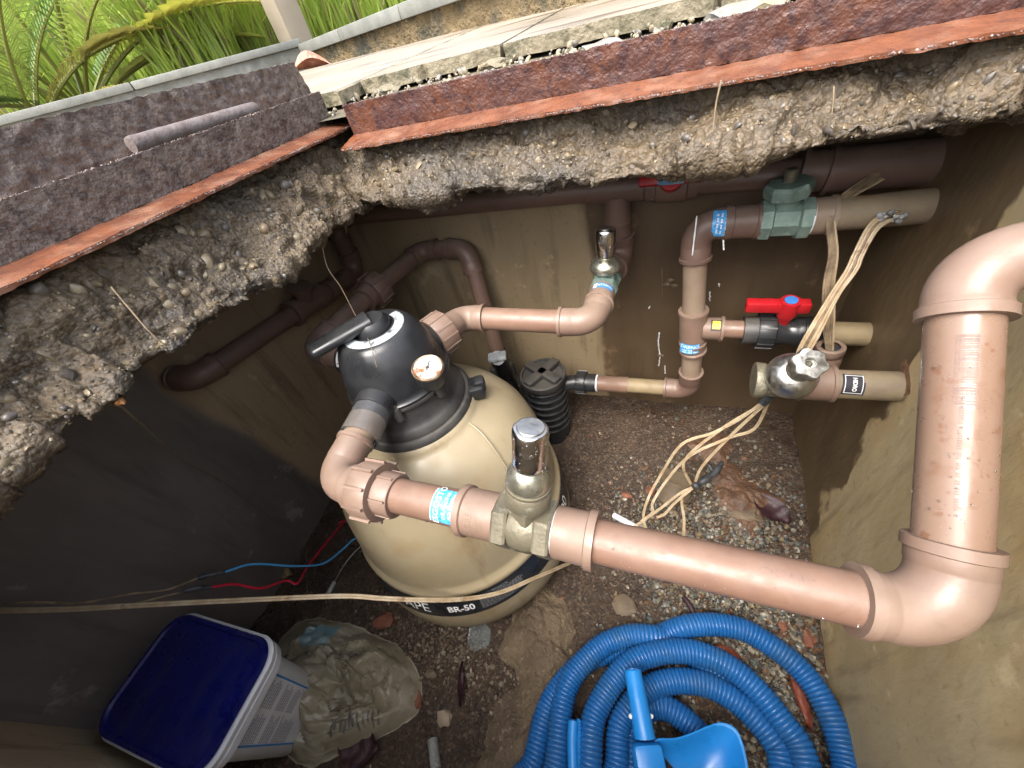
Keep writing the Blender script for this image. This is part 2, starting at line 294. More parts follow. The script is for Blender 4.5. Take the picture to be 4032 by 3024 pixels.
def wall_mat(name, dry, dry2, wet, axis, edge, soft=0.03, wob=0.08, sign=1, wscale=6, extra=None, ochre=None):
    """plaster with a dark patch in the wet colour (damp, but a painted shadow on the back wall): dark where sign*(coord - edge) > wobble"""
    m, t, b = newmat(name); p = posn(t)
    sx = N(t, 'ShaderNodeSeparateXYZ'); t.links.new(p, sx.inputs[0])
    st = {'x': (1, 1, 0.45), 'y': (1, 1, 0.45)}[axis]
    base = mixc(t, noise_fac(t, 5, stretch=st), dry, dry2)
    if ochre: base = mixc(t, noise_fac(t, 3.2, lo=0.45, hi=0.62, stretch=(1, 1, 0.5), off=4.0), base, ochre)
    base = mixc(t, noise_fac(t, 60, lo=0.6, hi=0.75, off=1.7), base, tuple(c*0.8 for c in dry2))
    base = mixc(t, noise_fac(t, 26, detail=6, lo=0.54, hi=0.72, stretch=(1, 1, 0.12), off=6.1), base, tuple(c*0.68 for c in dry2))
    base = mixc(t, noise_fac(t, 9, detail=9, rough=0.7, lo=0.60, hi=0.66, off=9.4), base, tuple(min(.6, c*1.25) for c in dry))
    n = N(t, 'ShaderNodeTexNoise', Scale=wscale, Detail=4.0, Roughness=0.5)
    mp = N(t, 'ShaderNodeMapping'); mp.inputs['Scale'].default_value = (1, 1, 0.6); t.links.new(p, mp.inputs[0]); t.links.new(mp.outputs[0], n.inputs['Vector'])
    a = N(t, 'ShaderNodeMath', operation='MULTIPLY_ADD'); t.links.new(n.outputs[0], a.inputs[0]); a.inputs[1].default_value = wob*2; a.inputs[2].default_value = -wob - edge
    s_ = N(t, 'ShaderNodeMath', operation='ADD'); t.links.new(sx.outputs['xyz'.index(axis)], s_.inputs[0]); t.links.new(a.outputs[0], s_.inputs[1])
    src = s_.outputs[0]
    if extra:   # tilt of the patch edge with height
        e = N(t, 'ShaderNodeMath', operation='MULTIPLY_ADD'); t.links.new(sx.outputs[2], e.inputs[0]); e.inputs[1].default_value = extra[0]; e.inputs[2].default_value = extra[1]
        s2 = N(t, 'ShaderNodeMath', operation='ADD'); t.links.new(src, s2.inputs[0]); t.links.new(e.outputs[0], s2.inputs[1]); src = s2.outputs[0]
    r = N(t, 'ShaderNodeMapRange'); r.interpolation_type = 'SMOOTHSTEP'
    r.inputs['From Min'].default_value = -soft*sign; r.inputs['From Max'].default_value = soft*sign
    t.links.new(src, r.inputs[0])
    patchc = mixc(t, noise_fac(t, 9, off=2.2, stretch=st), wet, tuple(c*0.72 for c in wet))
    patchc = mixc(t, noise_fac(t, 7, detail=9, rough=0.7, lo=0.62, hi=0.68, off=21.0), patchc, tuple(min(.5, c*1.7) for c in wet))
    patchc = mixc(t, noise_fac(t, 30, detail=7, lo=0.55, hi=0.75, stretch=(1, 1, 0.15), off=12.0), patchc, tuple(c*0.6 for c in wet))
    t.links.new(mixc(t, r.outputs[0], base, patchc), b.inputs['Base Color'])
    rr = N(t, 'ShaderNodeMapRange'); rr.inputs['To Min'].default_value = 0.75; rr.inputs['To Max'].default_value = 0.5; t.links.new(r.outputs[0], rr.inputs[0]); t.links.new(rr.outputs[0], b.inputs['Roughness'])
    bump(t, b, noise_fac(t, 70, detail=8, lo=0.2, hi=0.8, stretch=(1, 1, 0.5)), 0.22, 0.004)
    return m
M['wall_back'] = wall_mat('plaster_back_wall', (0.29, 0.22, 0.13), (0.235, 0.175, 0.10), (0.10, 0.066, 0.036), 'x', -0.22, 0.012, 0.07, 1, 5, extra=(0.10, 0.05))  # wet colour here paints a cast body shadow into the plaster
M['wall_right'] = wall_mat('plaster_right_wall', (0.45, 0.36, 0.205), (0.38, 0.29, 0.15), (0.14, 0.096, 0.05), 'y', 0.62, 0.008, 0.10, 1, 13, extra=(-0.05, -0.03), ochre=(0.40, 0.235, 0.07))
M['wall_left'] = wall_mat('plaster_left_wall', (0.34, 0.25, 0.15), (0.29, 0.205, 0.12), (0.155, 0.132, 0.115), 'y', 0.36, 0.02, 0.10, -1, 4, extra=(0.15, 0.12))
M['wall_near'] = wall_mat('plaster_near_wall', (0.52, 0.41, 0.27), (0.45, 0.35, 0.22), (0.2, 0.15, 0.09), 'x', 2.0)

def dirt_mat():
    m, t, b = newmat('damp_soil')
    c = mixc(t, noise_fac(t, 9), (0.026, 0.015, 0.009), (0.05, 0.029, 0.016))
    c = mixc(t, noise_fac(t, 120, lo=0.5, hi=0.65, off=2), c, (0.11, 0.075, 0.045))
    c = mixc(t, noise_fac(t, 50, lo=0.6, hi=0.68, off=6), c, (0.03, 0.02, 0.014))
    t.links.new(c, b.inputs['Base Color'])
    rr = N(t, 'ShaderNodeMapRange'); rr.inputs['To Min'].default_value = 0.25; rr.inputs['To Max'].default_value = 0.65; t.links.new(noise_fac(t, 25, off=8), rr.inputs[0]); t.links.new(rr.outputs[0], b.inputs['Roughness'])
    bump(t, b, noise_fac(t, 170, detail=8, lo=0.2, hi=0.8), 0.9, 0.005)
    return m
M['dirt'] = dirt_mat()
M['mound'] = surf('sandy_mortar', (0.15, 0.108, 0.064), (0.095, 0.066, 0.04), 14, 0.75, c3=(0.22, 0.17, 0.11), sc3=110, t3=(0.58, 0.7), bumps=(140, 0.9, 0.005))
def paving_mat():
    m, t, b = newmat('wet_paving')
    c = mixc(t, noise_fac(t, 2.2, stretch=(0.5, 2.2, 1)), (0.21, 0.175, 0.13), (0.27, 0.235, 0.185))
    c = mixc(t, noise_fac(t, 4, lo=0.56, hi=0.64, stretch=(0.45, 3.4, 1), off=3), c, (0.10, 0.07, 0.04))
    t.links.new(c, b.inputs['Base Color'])
    rr = N(t, 'ShaderNodeMapRange'); rr.inputs['To Min'].default_value = 0.25; rr.inputs['To Max'].default_value = 0.7; t.links.new(noise_fac(t, 5, off=8), rr.inputs[0]); t.links.new(rr.outputs[0], b.inputs['Roughness'])
    bump(t, b, noise_fac(t, 40, lo=0.2, hi=0.8), 0.3, 0.003); return m
M['paving'] = paving_mat()
M['soil_out'] = surf('garden_soil', (0.09, 0.078, 0.05), (0.12, 0.10, 0.065), 3, 0.9)

# ------------------------------------------------------------------ the pit
XR, XL, YB, YN = 0.38, -1.06, 0.955, -0.285
GZ = -0.062                          # top of the slab
OX0, OX1, OY0, OY1 = -0.665, 0.325, -0.30, 0.705   # the opening
def zf(x, y):
    z = -1.128 + 0.085*min(1, max(0, (y-0.15)/0.8))
    return z
def floor_h(x, y):
    h = zf(x, y) + 0.010*fbm((x, y, 0.3), 5, 4) + 0.004*fbm((x, y, 2.3), 26, 3)
    return h
def quadgrid(fn, nu, nv):
    vs = [fn(i/(nu-1), j/(nv-1)) for i in range(nu) for j in range(nv)]
    fs = [(i*nv+j, (i+1)*nv+j, (i+1)*nv+j+1, i*nv+j+1) for i in range(nu-1) for j in range(nv-1)]
    return vs, fs
mb = MB(); x0, x1, y0, y1 = XL-0.01, XR+0.01, YN, YB+0.01
mb.add(*quadgrid(lambda u, v: (x0+u*(x1-x0), y0+v*(y1-y0), floor_h(x0+u*(x1-x0), y0+v*(y1-y0))), 240, 260))
floor = tag(mb.build('floor', M['dirt'], ang=180, fix=False), kind='structure')

def wall(name, p0, du, dv, nrm, mat, nu=90, nv=60, amp=0.004):
    def fn(u, v):
        p = V(p0)+V(du)*u+V(dv)*v
        return p+V(nrm)*(amp*fbm(p, 4, 4)+0.0012*fbm(p, 40, 2))
    m = MB(); m.add(*quadgrid(fn, nu, nv)); return tag(m.build(name, mat, ang=180, fix=False), kind='structure')
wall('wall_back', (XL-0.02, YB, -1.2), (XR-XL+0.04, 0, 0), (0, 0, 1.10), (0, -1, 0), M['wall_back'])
wall('wall_right', (XR, YN-0.02, -1.2), (0, YB-YN+0.04, 0), (0, 0, 1.136), (-1, 0, 0), M['wall_right'])
wall('wall_left', (XL, YN-0.02, -1.2), (0, YB-YN+0.04, 0), (0, 0, 1.10), (1, 0, 0), M['wall_left'])
wall('wall_near', (XL-0.02, YN, -1.2), (XR-XL+0.04, 0, 0), (0, 0, 1.10), (0, 1, 0), M['wall_near'])

# broken concrete edges of the slab: a swept profile, heavily roughened
SURF = {}
def facet(q, sc__):     # flat fracture faces of random tilt
    p = q*sc__; c = noise.voronoi(p)[1][0]; r1 = noise.noise(c*7.13+V((.3, .7, .1))); r2 = noise.noise_vector(c*5.7+V((9, 2, 4)))
    return r1*.9+r2.dot(p-c)*.9
def rough_slab(name, prof, along, n_along, dens, amp, seed, label, zoff=lambda q: 0.0):
    # prof: list of (inward distance, z); along(u) -> (point on the edge at the wall side, inward unit vector)
    pr = []
    for (a, b) in zip(prof[:-1], prof[1:]):
        L = math.hypot(b[0]-a[0], b[1]-a[1]); k = max(1, int(L/dens))
        pr += [(a[0]+(b[0]-a[0])*i/k, a[1]+(b[1]-a[1])*i/k) for i in range(k)]
    pr.append(prof[-1]); nv = len(pr)
    nrm = []
    for j in range(nv):
        a, b = pr[max(0, j-1)], pr[min(nv-1, j+1)]; dx, dz = b[0]-a[0], b[1]-a[1]; l = math.hypot(dx, dz) or 1
        nrm.append((-dz/l, dx/l))
    vs = []
    for i in range(n_along):
        p, inn = along(i/(n_along-1))
        for j in range(nv):
            d, z = pr[j]; q = p+inn*d; z += zoff(q); q = V((q.x, q.y, z)); nn = inn*nrm[j][0]; nn = V((nn.x, nn.y, nrm[j][1]))
            s = V((seed, 0, 0))
            h = 1.15*fbm(q+s, 6, 3) + 0.42*fbm(q+s, 22, 4) + 0.20*fbm(q+s, 70, 3) + 0.85*facet(q+s, 15) + 0.38*facet(q+s, 40)
            vd = noise.voronoi(q*75+s)[0]
            low = min(1.0, max(0.12, (j/nv-.18)*3.2)); agg = max(0, 0.5-vd[0])*0.30*low*(.35+.9*max(0, .5+fbm(q+s, 13, 2)))
            vd2 = noise.voronoi(q*190+s)[0]; agg2 = max(0, 0.5-vd2[0])*0.20*low
            crack = -1.1*max(0, 0.07-abs(fbm(V((q.x*.5, q.y*.5, q.z))+s, 11, 3)))*7*(.4+.6*low)
            k = min(1.0, j/11.0)      # meets the iron cleanly at the top
            vs.append(q+nn*(amp*k*(h+agg+agg2+crack)))
    fs = [(i*nv+j, (i+1)*nv+j, (i+1)*nv+j+1, i*nv+j+1) for i in range(n_along-1) for j in range(nv-1)]
    m = MB(); m.add(vs, fs); o = m.build(name, M['concrete'], ang=180, fix=False)
    for j in range(nv):
        if pr[j][1] < -.13 and pr[j][0] > .0: SURF[name] = SURF.get(name, [])+[vs[i*nv+j] for i in range(0, n_along, 2)]
    return tag(o, label, kind='structure')
# back edge: inward = -Y
rough_slab('slab_back', [(-0.02, -0.122), (0.0, -0.126), (0.010, -0.142), (0.034, -0.168), (0.068, -0.190), (0.072, -0.205), (0.055, -0.214), (-0.02, -0.222), (-0.13, -0.228), (-0.27, -0.232)],
           lambda u: (V((-0.80+u*1.25, 0.695, 0)), V((0, -1, 0))), 470, 0.0032, 0.019, 0.0, 'rough broken concrete slab edge under the long rusty angle iron', zoff=lambda q: .016*max(0, min(1, (q.x+.05)/.4)))
rough_slab('slab_left', [(-0.02, -0.100), (0.0, -0.104), (0.012, -0.126), (0.045, -0.167), (0.078, -0.205), (0.080, -0.220), (0.060, -0.230), (-0.03, -0.236), (-0.2, -0.240), (-0.42, -0.242)],
           lambda u: (V((-0.657, -0.33+u*1.11, 0)), V((1, 0, 0))), 440, 0.0032, 0.021, 5.3, 'rough broken concrete slab edge with loose aggregate under the dark iron')
rough_slab('slab_right', [(-0.03, -0.075), (0.0, -0.080), (0.006, -0.11), (0.004, -0.15), (0.004, -0.178), (-0.008, -0.188), (-0.06, -0.192)],
           lambda u: (V((0.328, -0.31+u*1.05, 0)), V((-1, 0, 0))), 300, 0.004, 0.008, 9.1, 'rough concrete slab edge above the ochre pit wall')
# stones standing out of the broken edge
def pebble_template(kind=1):
    bm = bmesh.new(); bmesh.ops.create_icosphere(bm, subdivisions=kind, radius=1); bm.verts.index_update()
    r = ([v.co.copy() for v in bm.verts], [[v.index for v in f.verts] for f in bm.faces]); bm.free(); return r
T1, T2 = pebble_template(1), pebble_template(2)
def scatter(name, items, mat, parent=None, tmpl=T1, seed=0, ang=50):
    """items: (pos, size, colour)"""
    rnd = random.Random(seed); m = MB(); cols = []
    tv, tf = tmpl
    for p, s, c in items:
        e = Euler((rnd.uniform(0, 6.3), rnd.uniform(0, 6.3), rnd.uniform(0, 6.3))).to_matrix()
        sx, sy, sz = s*rnd.uniform(0.7, 1.25), s*rnd.uniform(0.6, 1.1), s*rnd.uniform(0.45, 0.85)
        vs = []
        for q in tv:
            k = 1+0.28*(rnd.random()-0.5); vs.append(V(p)+e@V((q.x*sx*k, q.y*sy*k, q.z*sz*k)))
        m.add(vs, tf); cols += [(*c, 1)]*len(tv)
    m.c = cols; o = m.build(name, mat, parent, ang=ang, fix=False); return o
STC = [(0.125, 0.094, 0.055), (0.09, 0.076, 0.06), (0.15, 0.115, 0.068), (0.07, 0.06, 0.05), (0.105, 0.08, 0.05), (0.19, 0.155, 0.10)]
items = []; rnd = random.Random(3)
for nm, cnt, big in (('slab_back', 1900, .008), ('slab_left', 2400, .012)):
    for i in range(cnt):
        q = V(rnd.choice(SURF[nm])); s_ = rnd.uniform(.0012, .0034) if rnd.random() < .84 else rnd.uniform(.0035, big)
        items.append((q+(V((0, .6*s_, .4*s_)) if nm == 'slab_back' else V((-.6*s_, 0, .4*s_))), s_, rnd.choice(STC)))
tag(scatter('aggregate', items, M['gravel'], seed=2), 'small stones standing out of the broken slab edges', 'aggregate', kind='stuff')

# ------------------------------------------------------------------ ground and paving above
def gz(y): return GZ + 0.03*max(0.0, min(y, 2.6)-0.75)
mb = MB(); B = 120
def gq(xa, ya, xb, yb):
    z = lambda y: gz(y) - 0.018
    mb.add([(xa, ya, z(ya)), (xb, ya, z(ya)), (xb, yb, z(yb)), (xa, yb, z(yb))], [(0, 1, 2, 3)])
for ya, yb in ((OY1, 0.76), (0.76, 2.6), (2.6, B)): gq(-B, ya, B, yb)
gq(-B, -B, B, OY0); gq(-B, OY0, -0.668, OY1); gq(OX1+0.003, OY0, B, OY1)
tag(mb.build('ground', M['soil_out'], ang=None), kind='structure')

# parapet line
PA = V((0.35, 1.07, 0)); PD = V((-0.875, 0.484, 0)).normalized(); K1 = V((-2.15, 2.45, 0)); K2 = V((-3.75, 0.35, 0))
PA = K1 - PD*((K1-PA).length)
# paving: a few large slabs with broken front edges
def paver(name, poly, top, thick, mat, label, grp=None):
    m = MB(); n = len(poly)
    cx = sum(p[0] for p in poly)/n; cy = sum(p[1] for p in poly)/n
    vs = [(p[0], p[1], gz(p[1])+top) for p in poly]; lo = [(p[0], p[1], gz(p[1])+top-0.003) for p in poly]
    ins = [(p[0]+(cx-p[0])*0.006, p[1]+(cy-p[1])*0.006, gz(p[1])+top) for p in poly]
    bt = [(p[0]+rnd.uniform(-.004, .004), p[1]+rnd.uniform(-.004, .004), gz(p[1])+top-thick) for p in poly]
    m.add(ins+lo+bt, [tuple(range(n))]+[(i, (i+1) % n, n+(i+1) % n, n+i) for i in range(n)]+[(n+i, n+(i+1) % n, 2*n+(i+1) % n, 2*n+i) for i in range(n)])
    c = V((cx, cy, gz(cy)-0.02))
    o = m.build(name, mat, ang=20, org=c); o.data.materials.append(M['paver_edge'])
    for p_ in o.data.polygons:
        if p_.index > 0: p_.material_index = 1
    tag(o, label, 'paving slab', grp); return o
def broken(xa, ya, xb, yb, n=26, amp=0.012, sd=0):
    return [(xa+(xb-xa)*i/n, ya+(yb-ya)*i/n+amp*fbm((i*0.31+sd, sd, 0), 1.2, 3)) for i in range(n+1)]
def far_y(x):   # parapet face at x
    return K1.y + (x-K1.x)*(PD.y/PD.x) if x > K1.x else K1.y
def pav(xa, ya, xb, yb, sd, label, top=0.014, mat='paving'):
    fr = broken(xa, ya, xb, yb, sd=sd); poly = fr+[(xb-0.3*0.0, far_y(xb)+0.05), (xa, far_y(xa)+0.05)]
    paver('paving_slab', poly, top, 0.024, M[mat], label)
pav(-3.9, 0.80, -0.668, 0.81, 1.3, 'pale wet paving slab stretching away behind the dark iron block')
pav(-0.660, 0.875, -0.345, 0.915, 4.1, 'pale paving slab with a mossy chipped corner beside the gap in the irons')
pav(-0.337, 0.905, 0.02, 0.885, 7.7, 'pale paving slab with a crumbled pebbly front edge')
pav(0.03, 0.86, 0.75, 0.84, 9.2, 'paving slab with a ragged grey end past the dark crack')
# mortar and rubble between iron and paving
items = []
for i in range(420):
    x = rnd.uniform(-0.66, 0.4); y = rnd.uniform(0.715, 0.88)
    items.append((V((x, y, gz(y)-0.016+rnd.random()*0.012)), rnd.uniform(0.002, 0.007), rnd.choice([(0.22, 0.18, 0.12), (0.17, 0.16, 0.14), (0.28, 0.23, 0.15), (0.13, 0.115, 0.075)])))
tag(scatter('rubble', items, M['gravel'], seed=8), 'crumbled mortar and stone chips between the iron and the paving', 'rubble', kind='stuff')
def rock(name, p, size, mat, label, cat, seed, tm=T2, rz=0.0):
    m = MB(); tv, tf = tm; e = Euler((0, 0, rz)).to_matrix()
    def sh(q):
        k = 1+0.5*noise.noise(q*1.3+V((seed*3.1, 0, 0)))+0.25*noise.noise(q*2.7+V((0, 0, seed*1.7)))+0.12*noise.noise(q*4+V((0, seed, 0))); return e@V((q.x*size[0]*k, q.y*size[1]*k, q.z*size[2]*k))
    m.add([V(p)+sh(q) for q in tv], tf); o = m.build(name, mat, ang=28, org=p); return tag(o, label, cat)
rock('rubble_stone', (-0.13, 0.775, gz(.775)-0.006), (0.034, 0.016, 0.007), M['rubble'], 'grey broken stone flake lying along the iron in front of the cracked paving', 'stone', 1)
rock('rubble_stone', (0.06, 0.79, gz(.79)-0.004), (0.05, 0.022, 0.010), M['rubble'], 'knobbly grey concrete lump beside the dark paving crack', 'stone', 2)
rock('rubble_stone', (-0.34, 0.85, gz(.85)-0.006), (0.028, 0.016, 0.008), M['paver_edge'], 'yellowish pebbly mortar lump in the joint between two paving slabs', 'stone', 5)
rock('rubble_stone', (-0.045, 0.80, gz(.80)-0.004), (0.011, 0.009, 0.009), M['paver_edge'], 'small round yellow pebble on the rubble next to the crack', 'stone', 9)
rock('rubble_stone', (-0.57, 0.83, gz(.83)-0.006), (0.03, 0.012, 0.008), M['paver_edge'], 'mossy stone chip at the paving corner behind the meeting irons', 'stone', 12)

def wall_seg(name, a, b, h, t, mat, zb, label, cat, top=None, org=None, n=60):
    a, b = V(a), V(b); d = (b-a).normalized(); nn = V((-d.y, d.x, 0))
    if nn.dot(-a) < 0: nn = -nn          # faces the pit
    m = MB()
    def face(u, v):
        p = a+(b-a)*u; z = zb+(h-zb)*v; q = V((p.x, p.y, z)); return q+nn*(0.010*fbm(q, 6, 4)+0.006*fbm(q, 45, 3))
    m.add(*quadgrid(face, 260, 16))
    m.add([V((a.x, a.y, h)), V((b.x, b.y, h)), V((b.x, b.y, h))-nn*t, V((a.x, a.y, h))-nn*t, V((a.x, a.y, zb))-nn*t, V((b.x, b.y, zb))-nn*t], [(0, 1, 2, 3), (3, 2, 5, 4)])
    return m, nn
# near stretch: rough yellow render with grey coping pieces
pr = thing('parapet_wall', 'low rough yellow parapet wall with grey coping stones edging the paving', 'wall', (K1.x, K1.y, -0.02))
h1 = 0.052
m, nn = wall_seg('w', PA, K1, h1, 0.14, M['parapet'], -0.12, '', ''); m.build('wall_face', M['parapet'], pr, ang=60)
L = (PA-K1).length; k = 0; s0 = 0.0
while s0 < L-0.05:
    l = min(0.62, L-s0); a = K1+(PA-K1).normalized()*(s0+0.004); b = K1+(PA-K1).normalized()*(s0+l-0.004)
    c = (a+b)/2 - nn*0.055; d = (b-a).normalized()
    hz = 0.045
    MB().box((c.x, c.y, h1+hz/2+0.001), ((b-a).length, 0.17, hz), Matrix((d, V((-d.y, d.x, 0)), V((0, 0, 1)))).transposed(), 0.004).build('coping_stone', M['coping'], pr)
    s0 += l
pl = thing('parapet_wall', 'low smooth grey garden wall turning off behind the dark iron block', 'wall', (K2.x, K2.y, -0.02))
m, nn2 = wall_seg('w', K1, K2, 0.088, 0.14, M['coping'], -0.12, '', ''); m.build('wall_face', M['coping'], pl, ang=60)
L2 = (K2-K1).length; s0 = 0
while s0 < L2-0.05:
    l = min(0.9, L2-s0); d = (K2-K1).normalized(); a = K1+d*(s0+0.003); b = K1+d*(s0+l-0.003); c = (a+b)/2-nn2*0.055
    MB().box((c.x, c.y, 0.088+0.018), ((b-a).length, 0.16, 0.034), Matrix((d, V((-d.y, d.x, 0)), V((0, 0, 1)))).transposed(), 0.004).build('coping_stone', M['coping'], pl); s0 += l

# post behind the parapet
pc = at(1140, 100, 'y', 1.0); pc.z = 0; pc = pc.normalized()*3.55; px_, py_ = pc.x, pc.y
pt = thing('garden_post', 'square beige painted post rising behind the parapet among the grass', 'post', (px_, py_, -0.1))
rz = math.atan2(-px_, py_)+0.55
m = MB(); m.box((px_, py_, 0.75), (0.15, 0.15, 1.7), Euler((0, 0, rz)).to_matrix(), 0.006); m.build('shaft', M['post'], pt)
m = MB(); m.box((px_, py_, -0.06), (0.22, 0.22, 0.09), Euler((0, 0, rz)).to_matrix(), 0.008); m.build('foot_block', M['post'], pt)

# grass bank and palm beyond the wall
def behind(px, py, d):
    v = at(px, py, 'y', 1.0); v.z = 0; v.normalize(); return v*d
gm = MB(); gc = []
rg = random.Random(11)
for i in range(22000):
    px = rg.uniform(-250, 1750); d = 3.7+rg.random()**1.3*4.2
    if px > 900: d += 0.25
    base = behind(px, 150, d); zb = -0.05+0.05*(d-3.7)
    if px < 560 and d < 4.9: continue
    hgt = rg.uniform(0.35, 0.95)*(0.8+0.12*(d-3.7)); wd = rg.uniform(0.0035, 0.0085)
    lean = V((rg.uniform(-1, 1), rg.uniform(-1, 1), 0))*rg.uniform(0.1, 0.55)*hgt
    sd = V((-base.y, base.x, 0)).normalized(); sd = (sd+V((rg.uniform(-.7, .7), rg.uniform(-.7, .7), 0))).normalized()*wd
    b0 = V((base.x, base.y, zb)); n0 = len(gm.v)
    p1 = b0+lean*0.18+V((0, 0, hgt*0.5)); p2 = b0+lean*0.55+V((0, 0, hgt*0.85)); p3 = b0+lean+V((0, 0, hgt*(0.98-0.25*rg.random())))
    gm.add([b0-sd, b0+sd, p1-sd, p1+sd, p2-sd*.7, p2+sd*.7, p3], [(0, 1, 3, 2), (2, 3, 5, 4), (4, 5, 6)])
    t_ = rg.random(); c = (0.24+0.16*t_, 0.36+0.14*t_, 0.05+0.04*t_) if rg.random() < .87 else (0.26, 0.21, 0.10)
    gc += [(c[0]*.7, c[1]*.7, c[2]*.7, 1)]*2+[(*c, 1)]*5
gm.c = gc
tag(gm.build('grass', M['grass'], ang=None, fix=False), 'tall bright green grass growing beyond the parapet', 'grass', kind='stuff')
# dim shrubbery further back so the bank does not end in open sky
sm = MB(); sc_ = []
for i in range(5000):
    px = rg.uniform(-350, 900); d = rg.uniform(6.5, 9.0); base = behind(px, 150, d); z = rg.uniform(0.0, 2.6)
    p = V((base.x, base.y, z)); s = rg.uniform(0.04, 0.13); a = V((rg.uniform(-1, 1), rg.uniform(-1, 1), rg.uniform(-1, 1))).normalized()*s; b_ = a.orthogonal().normalized()*s*.45
    sm.add([p-a, p+b_, p+a, p-b_], [(0, 1, 2, 3)]); t_ = rg.random(); sc_ += [(0.10+.16*t_, 0.18+.18*t_, 0.04, 1)]*4
sm.c = sc_
tag(sm.build('shrubbery', M['grass'], ang=None, fix=False), 'dense leafy shrubbery filling the back of the garden', 'shrubbery', kind='stuff')

def frond(parent, base, d0, length, droop, leafl, seed, colr):
    r_ = random.Random(seed); d0 = V(d0).normalized(); pts = []; p = V(base); d = d0.copy(); n = 26
    for i in range(n+1):
        pts.append(p.copy()); d = (d+V((0, 0, -droop/n))).normalized(); p = p+d*(length/n)
    m = MB(); m.tube(pts, [0.012*(1-i/(n+2))+0.002 for i in range(n+1)], 6); m.c = [(0.24, 0.26, 0.06, 1)]*len(m.v)
    fo = m.build('frond', M['frond'], parent, ang=60, fix=False)
    lm = MB(); cc = []
    for i in range(5, n+1):
        for k in range(2):
            f = (i+k/2)/n; pp = pts[i]+(pts[min(n, i+1)]-pts[i])*(k/2); td = (pts[min(n, i+1)]-pts[max(0, i-1)]).normalized()
            side0 = td.cross(V((0, 0, 1))).normalized(); up = side0.cross(td)
            ll = leafl*math.sin(math.pi*min(1, max(0.12, (f-0.1)/0.95)))**0.6*r_.uniform(0.85, 1.1)
            for sg in (-1, 1):
                dr = (side0*sg*0.85+td*0.55+up*0.25).normalized(); wv = td.cross(dr).cross(dr).normalized()*0.0065
                q1 = pp+dr*ll*0.5; q2 = pp+dr*ll+V((0, 0, -0.25*ll))
                lm.add([pp-wv*.4, pp+wv*.4, q1+wv, q2, q1-wv], [(0, 1, 2, 3, 4)])
                t_ = r_.random(); c = tuple(a*(1.2+0.6*t_) for a in colr); cc += [(*c, 1)]*5
    lm.c = cc; lm.build('leaflets', M['frond'], fo, ang=None, fix=False)
pb = behind(235, 300, 4.0); pb.z = -0.05
palm = thing('palm_plant', 'young palm with arching green fronds above the grey garden wall', 'palm', pb)
for i, (az, el, ln, dr, cl) in enumerate([(-1.0, 55, 1.5, 1.1, (.17, .23, .05)), (-0.35, 62, 1.6, 1.2, (.20, .27, .06)), (0.3, 50, 1.5, 1.25, (.25, .30, .07)), (0.75, 38, 1.45, 1.0, (.34, .33, .06)), (1.25, 30, 1.2, .8, (.24, .26, .06)), (-1.6, 30, 1.3, .9, (.16, .22, .06)), (2.3, 45, 1.2, .9, (.05, .09, .02)), (0.05, 75, 1.6, .9, (.14, .20, .05)), (0.5, 66, 1.7, 1.1, (.12, .19, .05)), (-0.7, 30, 1.1, .9, (.05, .08, .02))]):
    fw = pb.normalized(); rt = V((fw.y, -fw.x, 0)); dh = rt*math.sin(az)*1.0 - fw*math.cos(az)*0.35
    dh = dh.normalized()*math.cos(R(el))+V((0, 0, math.sin(R(el))))
    frond(palm, pb+V((0, 0, 0.1)), dh, ln, dr, 0.34, 100+i, cl)
m = MB(); m.tube([pb, pb+V((0, 0, .18))], [.05, .035], 12); m.build('trunk', M['root'], palm)
pb2 = behind(-60, 300, 3.9); pb2.z = -0.1
palm2 = thing('palm_plant', 'small palm clump with dry yellow lower fronds behind the garden wall corner', 'palm', pb2)
for i, (az, el, ln, dr, cl) in enumerate([(0.2, 60, 1.1, 1.1, (.11, .15, .03)), (0.9, 45, 1.0, 1.0, (.22, .2, .05)), (-0.5, 60, 1.1, 1.0, (.1, .14, .03)), (1.3, 60, 1.2, 1.2, (.07, .12, .03)), (0.6, 25, .8, .7, (.3, .26, .07))]):
    fw = pb2.normalized(); rt = V((fw.y, -fw.x, 0)); dh = (rt*math.sin(az)-fw*math.cos(az)*.3).normalized()*math.cos(R(el))+V((0, 0, math.sin(R(el))))
    frond(palm2, pb2+V((0, 0, 0.1)), dh, ln, dr, 0.28, 200+i, cl)
m = MB(); m.tube([pb2, pb2+V((0, 0, .15))], [.04, .03], 10); m.build('trunk', M['root'], palm2)

# big dry leaf on the paving
lp = at(1232, 272, 'y', 2.02); lp = V((lp.x, lp.y, gz(lp.y)+0.014))
m = MB(); fw = lp.normalized(); fw.z = 0; fw.normalize(); rt = V((fw.y, -fw.x, 0)); nu, nv = 22, 11
def lf(u, v):
    wq = math.sin(math.pi*u)**0.7*(1-0.25*u)*0.042; s = (v-.5)*2
    z = 0.012+0.068*math.sin(math.pi*u)*(1 if s > 0 else .55)*abs(s)**1.3+0.001*math.sin(u*9+s*4)
    return lp+rt*((u-.5)*0.19)+fw*(s*wq*1.3)+V((0, 0, z-0.008-0.012*u))
m.add(*quadgrid(lf, nu, nv)); o = m.build('fallen_leaf', M['leaf'], ang=60, org=lp, fix=False); tag(o, 'curled reddish brown dry leaf lying on the paving by the parapet', 'leaf')

